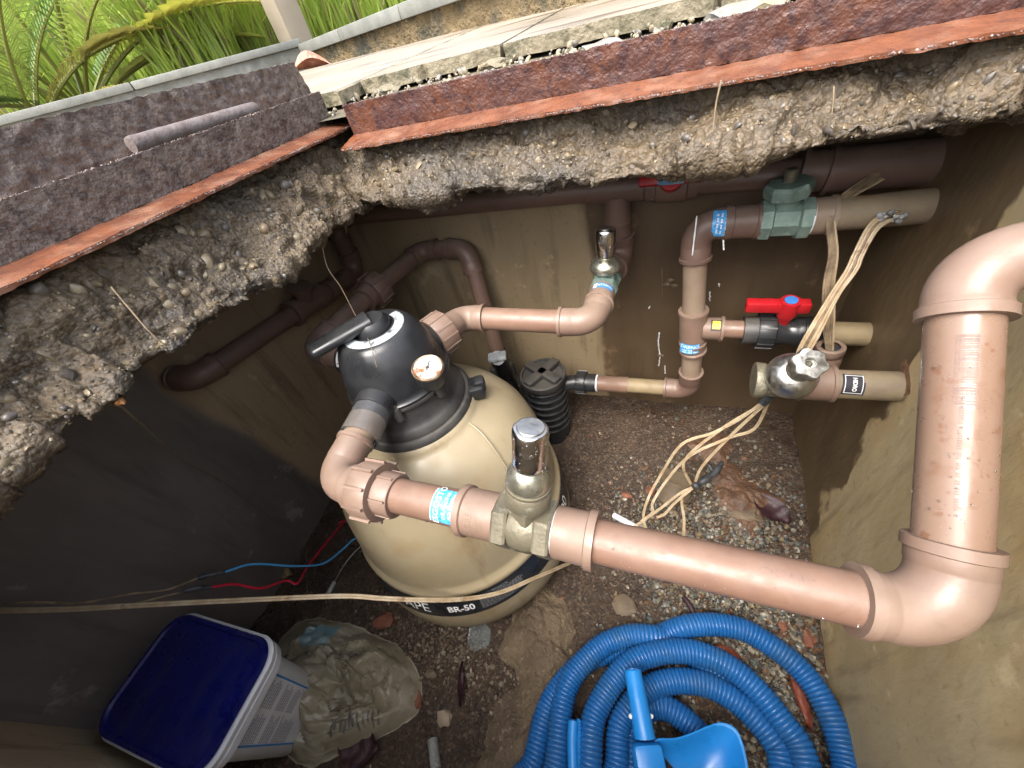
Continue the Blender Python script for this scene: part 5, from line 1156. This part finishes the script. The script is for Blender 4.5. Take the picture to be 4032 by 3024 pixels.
# label on the side that faces the pit (ux side): u along uy, v down the slanted side
def tubside(u, v, h=.0012):
    f = v; z = tz-.055+(tb+.006-(tz-.055))*f; wd = (TW-.045)*(1-f)+(TW-.078)*f; dp = (TD-.042)*(1-f)+(TD-.068)*f
    return tcn+ux*(wd/2+h)+uy*((u-.5)*(dp-.066))+V((0, 0, z))
m = MB(); m.add(*quadgrid(lambda u, v: tubside(u, .05+.9*v, .0010), 6, 6)); lb = m.build('label', M['paper'], tub, fix=False)
m = MB()
for (u0, u1) in ((.02, .46), (.52, .97)):
    for row in range(22):
        if row in (6, 7, 13): continue
        v = .08+row*.030
        if u1 > .9 and v > .60: u1_, u0_ = .97, .80
        else: u0_, u1_ = u0, u1
        x = u0_
        e = u0_+(u1_-u0_)*rnd.uniform(.75, 1)
        while x < e:
            l = rnd.uniform(.015, .05); m.add([tubside(x, v, .0016), tubside(min(x+l, e), v, .0016), tubside(min(x+l, e), v+.017, .0016), tubside(x, v+.017, .0016)], [(0, 1, 2, 3)]); x += l+.008
m.build('fine_print', M['grey_ink'], lb, ang=None, fix=False)
m = MB()
for (a_, b_) in ((-.02, .012), (.985, 1.018)): m.add(*quadgrid(lambda u, v: tubside(a_+(b_-a_)*u, .04+.92*v, .0018), 2, 5))
m.add(*quadgrid(lambda u, v: tubside(u, .94+.02*v, .0018), 6, 2)); m.build('label_border', M['blue_ink'], lb, ang=None, fix=False)
m = MB()
for k_ in range(3):
    cu, cv = .90-.055*k_*1.0, .80
    pts = [(cu-.055, cv), (cu, cv-.075), (cu+.055, cv), (cu, cv+.075)]; ins = [(cu+(a_-cu)*.72, cv+(b_-cv)*.72) for a_, b_ in pts]
    m.add([tubside(a_, b_, .0020) for a_, b_ in pts+ins], [(i, (i+1) % 4, 4+(i+1) % 4, 4+i) for i in range(4)])
m.build('hazard_diamonds', M['red_ink'], lb, ang=None, fix=False)
m = MB(); x = .56
while x < .70: l = rnd.choice([.004, .007, .010]); m.add([tubside(x, .76, .002), tubside(x+l, .76, .002), tubside(x+l, .83, .002), tubside(x, .83, .002)], [(0, 1, 2, 3)]); x += l+.006
m.build('barcode', M['dark_ink'], lb, ang=None, fix=False)

# crumpled bag
bgc = V((-.66, -.055, tb))
bag = thing('crumpled_bag', 'crumpled dirty plastic bag with faded print lying beside the tub', 'bag', bgc)
out = [(-.60, .062), (-.67, .062), (-.73, .066), (-.80, .055), (-.87, .046), (-.93, .0), (-.92, -.10), (-.80, -.19), (-.69, -.215), (-.60, -.165), (-.50, -.085), (-.468, -.036), (-.482, .004), (-.53, .040)]
op = [V((x, y, 0)) for x, y in out]; op = smooth_path(op+[op[0]], 8)[:-1]
op.sort(key=lambda p: math.atan2(p.y-bgc.y, p.x-bgc.x)); nb = len(op)
def bag_h(x, y):
    q = V((x*.9+y*.35, y-x*.25, .7)); w1 = V((fbm(q, 5, 2), fbm(q+V((3, 3, 3)), 5, 2), 0))*.03
    a1 = abs(noise.noise((q+w1)*9)); a2 = abs(noise.noise((q+w1+V((7, 1, 2)))*19)); a3 = abs(noise.noise((q+V((2, 8, 4)))*45))
    return .062+.030*facet(V((x, y, .3))+w1*1.5, 15)+.013*facet(V((x, y, 1.3))+w1, 36)+.020*fbm((x, y, 4.4), 6, 2)-.125*max(0, .30-a1)-.055*max(0, .26-a2)-.014*max(0, .25-a3)
def bag_z(x, y, d): return max(floor_h(x, y)+.002, floor_h(x, y)-.002+(1-d**3.2)*max(.012, .036+bag_h(x, y)))
m = MB(); nr = 60
for k_ in range(nr+1):
    d = (k_/nr)**.8
    for p in op:
        x, y = bgc.x+(p.x-bgc.x)*d, bgc.y+(p.y-bgc.y)*d
        if d > .9: x += .004*noise.noise(V((x*60, y*60, 1))); y += .004*noise.noise(V((x*60, y*60, 5)))
        m.v.append((x, y, bag_z(x, y, d)))
m.f = [(k_*nb+i, k_*nb+(i+1) % nb, (k_+1)*nb+(i+1) % nb, (k_+1)*nb+i) for k_ in range(nr) for i in range(nb)]
sk = m.build('bag_skin', M['bag'], bag, ang=42, fix=False)
def bag_d(x, y):
    a_ = math.atan2(y-bgc.y, x-bgc.x); best = min(op, key=lambda p: abs((math.atan2(p.y-bgc.y, p.x-bgc.x)-a_+math.pi) % (2*math.pi)-math.pi))
    return min(1, math.hypot(x-bgc.x, y-bgc.y)/max(1e-6, math.hypot(best.x-bgc.x, best.y-bgc.y)))
def bag_pt(x, y, h=.0015): return V((x, y, bag_z(x, y, bag_d(x, y))+h))
bx = V((RIGHT.x, RIGHT.y, 0)).normalized(); by = V((-bx.y, bx.x, 0))
def bag_ink(name, org, quads=None, txt=None, size=.02, rot=0.0, mat='bag_ink'):
    m = MB(); c_, s_ = math.cos(rot), math.sin(rot)
    def mp(a_, b_): q = V((*org, 0))+bx*(a_*c_-b_*s_)+by*(a_*s_+b_*c_); return bag_pt(q.x, q.y)
    if txt: vs, fs = text_geo(txt, size); m.add([mp(p.x, p.y) for p in vs], fs)
    for (x0_, y0_, x1_, y1_) in (quads or []): m.add(*quadgrid(lambda u, v: mp(x0_+(x1_-x0_)*u, y0_+(y1_-y0_)*v), max(2, int(abs(x1_-x0_)/.006)), max(2, int(abs(y1_-y0_)/.006))))
    m.build(name, M[mat], sk, ang=60, fix=False)
bag_ink('lettering', (-.685, -.002), txt='Active Clear', size=.022, rot=.06)
bag_ink('recycling_mark', (-.655, -.030), [(-.012, -.009, .012, -.006), (-.012, -.009, -.009, .006), (.009, -.009, .012, .006)], rot=.5)
bag_ink('stripe_print', (-.585, -.105), [(-.06+i*.011, -.016+.004*(i % 3), -.056+i*.011, .016) for i in range(11)], rot=.15)
bag_ink('blue_print', (-.80, .015), [(-.04, -.03, .04, .024)], mat='bag_blue')

# corrugated hose
HR_ = .0232
def hz_(l): return -1.095+l
loops = []
def ring(pix, z): return [cH(x, y, 'z', z) for x, y in pix]
z1, z2, z3, z4 = -1.098, -1.06, -1.075, -1.082
path = []
hc_ = V((.115, .03, 0))
def arc(a0, a1, rad0, rad1, za, zb, n, cx=.115, cy_=.0, ysq=.75):
    return [V((cx+(rad0+(rad1-rad0)*i/n)*math.cos(R(a0+(a1-a0)*i/n)), cy_+ysq*(rad0+(rad1-rad0)*i/n)*math.sin(R(a0+(a1-a0)*i/n)), za+(zb-za)*i/n)) for i in range(n+1)]
# inner coils
path += ring([(1330, 1040), (1200, 880), (1070, 745), (930, 660), (800, 690), (735, 830), (745, 1000)], z1)
path += arc(-150, -60, .10, .12, z1, z1, 3, .11, .0, .8)[::1]+arc(-20, -160, .155, .15, z1, z1+.012, 4, .125, .0, .75)[::1]
path += ring([(655, 1000), (680, 750), (830, 565), (1000, 505), (1200, 530), (1400, 650), (1580, 850), (1650, 1028)], z4)
path += arc(-25, -155, .18, .20, z4, z3, 5, .115, .02, .85)
path += ring([(490, 1000), (525, 700), (700, 430), (900, 335), (1150, 340), (1400, 470), (1650, 750), (1800, 1028)], z2)
path += arc(-20, -160, .23, .25, z2, z3, 5, .11, .0, .85)
path += ring([(290, 1000), (350, 560), (520, 330), (700, 240), (850, 235)], z3)
path += ring([(985, 275), (1180, 400), (1420, 560), (1600, 850), (1680, 1028)], z1)
path += arc(-20, -160, .21, .30, z1, z1, 5, .09, .0, .85)
path += ring([(150, 1000), (250, 640), (450, 400), (700, 300), (920, 232)], z1)
path += ring([(1060, 180), (1200, 165), (1350, 180), (1500, 240), (1750, 430), (1920, 680), (2040, 1028)], z3)
path += [V((.375-.0215, .06, z3+.01)), V((.34, -.1, z3+.02)), V((.25, -.22, z3+.02))]
sp = smooth_path(path, 10)
# resample evenly
cum = [0.0]
for a_, b_ in zip(sp[:-1], sp[1:]): cum.append(cum[-1]+(b_-a_).length)
tot = cum[-1]; pitch = .0078; ns = int(tot/pitch*5); rs = []; rr = []; j = 0
for i in range(ns):
    s_ = tot*i/(ns-1)
    while j < len(cum)-2 and cum[j+1] < s_: j += 1
    t = (s_-cum[j])/max(1e-9, cum[j+1]-cum[j]); rs.append(sp[j]+(sp[j+1]-sp[j])*t); rr.append(HR_+(.0012, .0012, .0004, -.0016, .0004)[i % 5])
hs_ = MB().tube(rs, rr, 18)
ho = hs_.build('pool_hose', M['hose'], ang=70, org=(.115, .05, -1.115), fix=False)
tag(ho, 'coiled blue corrugated pool vacuum hose heaped on the gravel', 'hose')

# vacuum head
vh = thing('vacuum_head', 'light blue pool vacuum head with handle resting on the hose coils', 'vacuum head', (.1, .06, -1.04))
zt = -1.0
ha, hb = cH(748, 432, 'z', zt+.02), cH(822, 850, 'z', zt)
m = MB(); ax = (hb-ha).normalized(); m.tube([ha, ha+ax*.002, ha+ax*.004, hb], [.012, .0155, .0165, .0195], 28)
hdl = m.build('handle_socket', M['vac'], vh)
MB().lathe([(0, -.0005), (.0125, -.0005), (.0125, .0012), (0, .0012)], ha, -ax, 20).build('end_disc', M['hose'], hdl)
for sg in (-1, 1):
    p = lerp(ha, hb, .70)+RIGHT*sg*.0195; MB().lathe([(0, -.004), (.004, -.003), (.0045, 0), (.003, .003), (0, .004)], p, RIGHT*sg, 12).build('spring_pin', M['white'], hdl)
hq = hb+ax*.03; hx = RIGHT-ax*RIGHT.dot(ax); hx.normalize(); hn_ = hx.cross(ax)
if hn_.z < 0: hn_ = -hn_
Rm = Matrix((hx, ax, hn_)).transposed()
m = MB()
m.box(hq+ax*.02, (.054, .09, .034), Rm, .010); m.build('swivel_block', M['vac'], vh)
m = MB()
m.box(hq+ax*.06+hn_*.018, (.04, .02, .008), Rm, .002); m.build('swivel_pin', M['white'], vh)
# the plate: a curved pan with raised wavy rim
pl_px = [(870, 870), (905, 850), (1000, 848), (1100, 818), (1200, 775), (1270, 756), (1330, 766), (1380, 805), (1412, 880), (1432, 960), (1450, 1060)]
rim = smooth_path([cH(x, y, 'z', zt-.012) for x, y in pl_px], 5)
back = [p for p in rim]
cen = cH(1130, 1180, 'z', zt-.03)
n = len(rim); m = MB(); rows = []
for k_, (f, dz) in enumerate(((0, -.014), (0, 0), (.03, .0015), (.06, 0), (.16, -.020), (.45, -.028), (.75, -.028), (1.0, -.028))):
    rows.append([lerp(p, cen, f)+V((0, 0, dz)) for p in rim])
m.v = [tuple(p) for r_i in rows for p in r_i]; m.f = [(k_*n+i, k_*n+i+1, (k_+1)*n+i+1, (k_+1)*n+i) for k_ in range(len(rows)-1) for i in range(n-1)]
m.build('plate', M['vac'], vh, ang=60, fix=False)
m = MB(); P = smooth_path([cH(395, 735, 'z', -1.045), cH(388, 860, 'z', -1.045), cH(392, 1040, 'z', -1.045)], 10)
m.tube(P, [.004]+[.0105]*(len(P)-2)+[.01], 14); bs = m.build('brush_bar', M['vac'], vh)
m = MB()
for i in range(14):
    p = lerp(P[1], P[-1], i/13)+RIGHT*.010; m.lathe([(.0045, -.003), (.0045, 0), (.002, .005), (0, .005)], p, RIGHT, 8)
m.build('bristle_teeth', M['vac'], bs)

# ------------------------------------------------------------------ 9. the ground litter
items = []; rg = random.Random(21)
GC = [(.12, .11, .09), (.17, .155, .125), (.08, .075, .068), (.21, .17, .105), (.14, .115, .08), (.10, .11, .10), (.26, .235, .18), (.14, .075, .042)]
def addp(n, cx, cy_, sx, sy, smin, smax, pal=GC, pw=2.2):
    for i in range(n):
        x, y = rg.gauss(cx, sx), rg.gauss(cy_, sy)
        if not (XL+.01 < x < XR-.004 and YN+.02 < y < YB-.01): continue
        s = smin+(smax-smin)*rg.random()**pw; items.append((V((x, y, floor_h(x, y)+s*.25)), s, rg.choice(pal)))
addp(5200, .20, .42, .11, .17, .0025, .0085, pw=1.6)
addp(1500, .02, .52, .10, .09, .002, .006)
addp(1500, .31, .25, .05, .10, .003, .0085, pw=1.5)
addp(900, -.44, .10, .10, .05, .002, .0075, [(.16, .13, .09), (.22, .18, .13), (.11, .085, .06), (.17, .12, .08)])
addp(2300, -.35, .05, .35, .25, .0012, .004, [(.06, .04, .026), (.09, .063, .041), (.045, .03, .02), (.13, .10, .073)], 3)
addp(1800, .05, .72, .22, .12, .0012, .0038, [(.06, .04, .026), (.09, .063, .041), (.035, .024, .017), (.15, .12, .09)], 3)
addp(1500, -.75, .35, .15, .25, .0015, .004, [(.10, .08, .06), (.16, .13, .1), (.06, .05, .04)], 3)
tag(scatter('gravel', items, M['gravel'], seed=5, ang=40), 'wet gravel and grit strewn over the soil', 'gravel', kind='stuff')
# mound of mortar at the foot of the tank
def mound(name, cx, cy_, rx, ry, h, mat, label, cat, sd, rz=0):
    def fn(u, v):
        a_ = 2*math.pi*u; d = v; ir = 1+.55*fbm((math.cos(a_)*1.1, math.sin(a_)*1.1, sd), 1.0, 4); x = rx*d*ir*math.cos(a_); y = ry*d*ir*math.sin(a_); x, y = cx+x*math.cos(rz)-y*math.sin(rz), cy_+x*math.sin(rz)+y*math.cos(rz)
        k = .85+.5*d*noise.noise(V((math.cos(a_)*1.4, math.sin(a_)*1.4, sd)))
        z = floor_h(x, y)-.008*d**3+h*max(0, (1-d*d)**1.3)*k+.38*h*(1-d*d)*fbm((x, y, sd), 18, 4)+(.0008+.05*h)*fbm((x, y, sd), 80, 3)
        return V((x, y, z))
    m = MB(); m.add(*quadgrid(fn, 140, 60)); o = m.build(name, mat, ang=180, fix=False, org=(cx, cy_, floor_h(cx, cy_))); return tag(o, label, cat)
mound('mortar_mound', -.215, .185, .105, .13, .045, M['mound'], 'lumpy sandy mortar mound heaped against the foot of the filter', 'mound', 2.2, .5)
mound('mortar_mound', -.24, -.02, .085, .15, .024, M['mound'], 'low flat spill of sandy mortar beside the hose', 'mound', 6.4, -.1)
mound('clay_patch', .235, .66, .10, .11, .020, M['brick_mud'], 'smooth reddish clay patch on the floor under the cables', 'clay', 8.1, .3)
mound('clay_patch', .16, .80, .08, .06, .018, M['brick_mud'], 'small reddish clay lump against the back wall below the drain valve', 'clay', 3.3, .1)
def onfloor(c, x, y, dz=0.0):
    p = c(x, y, 'z', -1.10)
    for i in range(4): p = c(x, y, 'z', floor_h(p.x, p.y)+dz)
    return p
rock('stone', onfloor(cF, 620, 920, .01), (.048, .060, .022), M['stone'], 'flat pale brown stone lying beneath the fanned cables', 'stone', 41, rz=.3)
rock('brick_shard', onfloor(cF, 165, 985, .006), (.015, .009, .007), M['brick'], 'small red brick shard on the gravel by the white stick', 'brick shard', 42)
rock('brick_shard', onfloor(cF, 400, 940, .006), (.016, .014, .008), M['brick'], 'dark red brick chip half under the loose cable', 'brick shard', 43)
rock('brick_shard', onfloor(cG, 1130, 540, .008), (.030, .020, .009), M['brick'], 'flat dark red brick piece between the bag and the tank', 'brick shard', 44, rz=.4)
rock('brick_shard', onfloor(cG, 1375, 1120, .008), (.008, .018, .006), M['brick'], 'orange red brick splinter at the tip of the bag', 'brick shard', 45, rz=.5)
rock('brick_shard', onfloor(cH, 1650, 175, .006), (.011, .010, .005), M['brick'], 'orange brick chip on the gravel under the waste pipe', 'brick shard', 46)
rock('brick_shard', onfloor(cH, 1810, 250, .006), (.012, .022, .007), M['brick'], 'long orange brick fragment along the foot of the ochre wall', 'brick shard', 47)
rock('wood_scrap', onfloor(cH, 700, 50, .008), (.028, .022, .007), M['stone'], 'flat tan board scrap beside the mortar mound', 'scrap', 48, rz=.2)
rock('stone', onfloor(cG, 1560, 1250, .006), (.018, .016, .008), surf('cream_chip', (.30, .235, .16), rough=.7), 'cream angular stone chip on the brown soil in front of the tank', 'stone', 49)
rock('stone', onfloor(cG, 1470, 930, .004), (.016, .010, .006), M['stone'], 'small tan stone on the soil between bag and mortar', 'stone', 50)
rock('stone', onfloor(cF, 1290, 1150, .006), (.042, .030, .008), M['stone'], 'greyish tan slab of stone set in the clay near the rotten leaf', 'stone', 51)
# glass shard
p = onfloor(cG, 1820, 650, .006); m = MB(); e = Euler((.25, -.15, .3)).to_matrix()
poly = [(-.032, -.018), (-.012, -.034), (.028, -.022), (.034, .012), (.006, .034), (-.026, .018)]
m.ngon_prism([p+e@V((x, y, 0)) for x, y in poly], e@V((0, 0, .007))); tag(m.build('glass_shard', M['glass'], ang=20, org=p), 'clear broken glass shard lying at the foot of the tank', 'glass shard')
# rotten leaf, red leaves
def flat_leaf(name, p, L, W, rz, mat, label, sd, curl=.012):
    def fn(u, v):
        s = (v-.5)*2; wq = W*math.sin(math.pi*min(1, max(0, u)))**.7; x, y = (u-.5)*L, s*wq*(1+.2*noise.noise(V((u*9, s*3, sd)))); z = .004+curl*s*s+.006*noise.noise(V((u*5, s*2, sd)))
        return V(p)+Matrix.Rotation(rz, 3, 'Z')@V((x, y, z))
    m = MB(); m.add(*quadgrid(fn, 22, 11)); return tag(m.build(name, mat, ang=60, fix=False, org=p), label, 'leaf')
flat_leaf('fallen_leaf', onfloor(cF, 1555, 1130, .008), .10, .034, -.7, M['leaf_dk'], 'dark purple rotten leaf on the clay near the ochre wall', 1.0)
flat_leaf('fallen_leaf', onfloor(cH, 1310, 340, .012), .06, .010, -.2, M['leaf_red'], 'slim red leaf scrap on the gravel between two hose coils', 2.0)
flat_leaf('fallen_leaf', onfloor(cH, 1745, 620, .012), .10, .010, -1.3, M['leaf_red'], 'long narrow red leaf against the outermost hose coil', 3.0)
flat_leaf('fallen_leaf', onfloor(cG, 1700, 1000, .006), .09, .008, -1.2, M['leaf_dk'], 'thin blackened leaf strip on the soil in front of the tank', 4.0)
flat_leaf('fallen_leaf', onfloor(cG, 960, 1470, .008), .10, .035, .3, M['leaf_dk'], 'dark maroon leaf tucked under the edge of the bag', 5.0)
flat_leaf('fallen_leaf', onfloor(cG, 420, 210, .012), .06, .016, .2, surf('tan_leaf', (.26, .19, .08), rough=.7), 'tan shrivelled leaf on the soil under the red wire', 6.0)
# white stick, ribbed conduit bit, twig
a, b = onfloor(cF, 30, 1170, .008), onfloor(cF, 250, 1290, .008)
m = MB(); m.tube([a, lerp(a, b, .05), b], [.004, .0085, .0085], 14); tag(m.build('plastic_stick', M['white'], org=a), 'white plastic tube sticking out from under the waste pipe', 'tube')
a, b = onfloor(cG, 1480, 1400, .008), onfloor(cG, 1505, 1620, .008); m = MB(); k_ = 40
m.tube([lerp(a, b, i/k_) for i in range(k_+1)], [.0105+(.0012 if i % 2 else -.0006) for i in range(k_+1)], 16); tag(m.build('conduit_scrap', M['clearpl'], org=a), 'short scrap of clear ribbed conduit on the soil', 'conduit')
a, b = onfloor(cH, 1055, 0, .006), onfloor(cH, 1120, 110, .012); m = MB(); m.tube([a, lerp(a, b, .5)+V((.002, 0, .003)), b], [.006, .007, .006], 10); tag(m.build('twig', M['leaf_dk'], org=a), 'dark brown twig on the gravel running under the hose', 'twig')
a = onfloor(cG, 770, 260, .006); b = onfloor(cG, 720, 350, .006); m = MB(); m.tube([a, b], [.006, .007], 12); m.tube(smooth_path([a, cG(830, 150, 'z', -1.06), cG(900, 60, 'z', -1.04), cG(960, 0, 'z', -1.03)], 5), .0014, 6); tag(m.build('cable_scrap', M['clearpl'], org=a), 'thin grey wire with a clear sleeve lying near the taped wires', 'wire')
# scattered pale chips
items = []
for i in range(90):
    x, y = rg.uniform(-.9, .3), rg.uniform(-.25, .85)
    items.append((V((x, y, floor_h(x, y)+.003)), rg.uniform(.002, .005), rg.choice([(.34, .31, .27), (.26, .22, .16), (.3, .25, .18), (.2, .08, .045)])))
tag(scatter('pale_chips', items, M['gravel'], seed=15, ang=30), 'pale plaster crumbs and shell chips scattered over the soil', 'chips', kind='stuff')

# mortar runs and splashes on the back wall
wb = bpy.data.objects['wall_back']; r_ = random.Random(77)
for (x, y0_, y1_) in ((2606, 1055, 1185), (2790, 960, 1000), (2596, 1310, 1345), (2592, 1350, 1392), (2600, 1392, 1440), (2795, 1150, 1185), (2618, 1440, 1470), (2830, 1115, 1128), (2560, 1205, 1214)):
    a, b = at(x, y0_, 'y', YB-.004), at(x+r_.uniform(-8, 8), y1_, 'y', YB-.004)
    m = MB(); n = 8; m.tube([lerp(a, b, i/n)+V((.002*noise.noise(V((i*.9, x, 0))), 0, 0)) for i in range(n+1)], [.0012+.0024*abs(noise.noise(V((i*.7, x*.1, 3)))) for i in range(n+1)], 8)
    m.build('mortar_run', M['stone'] if y0_ == 1055 else M['paper'], wb)
for (x, y) in ((2640, 1105), (2655, 1125), (2625, 1120), (2600, 1400)):
    p = at(x, y, 'y', YB-.004); m = MB(); tv, tf = T1; m.add([p+V((q.x*.010*(1+.5*noise.noise(q*2+p*90)), q.y*.003, q.z*.007)) for q in tv], tf); m.build('mortar_splash', M['stone'], wb)
# glue runs down the suction elbow
for (x0_, y0_, x1_, y1_) in ((2744, 850, 2726, 1005), (2848, 945, 2850, 985)):
    m = MB(); a, b = at(x0_, y0_, 'y', .786), at(x1_, y1_, 'y', .779)
    m.tube([lerp(a, b, i/6) for i in range(7)], [.0010, .0016, .0011, .0018, .0012, .0016, .001], 8); m.build('glue_run', M['white_ink'], al)
# off white conduit in the corner
a, b = at(3606, 893, 'y', .862), at(3515, 1090, 'y', .885)
m = MB(); m.tube([a, lerp(a, b, .5), b], [.0105, .010, .0095], 16); tag(m.build('thin_conduit', surf('dull_white_plastic', (.30, .29, .26), (.22, .21, .18), 40, .6), org=b), 'thin off white conduit slanting down in the wall corner', 'conduit')
its = []
for i in range(16):
    p = cA3(r_.uniform(1270, 1450), r_.uniform(1370, 1440), 'y', .785); its.append((p, r_.uniform(.003, .0065), r_.choice([(.30, .31, .31), (.4, .4, .38), (.2, .2, .2)])))
o = scatter('sealant', its, M['gravel'], cb2, seed=31, ang=60); o['kind'] = 'stuff'
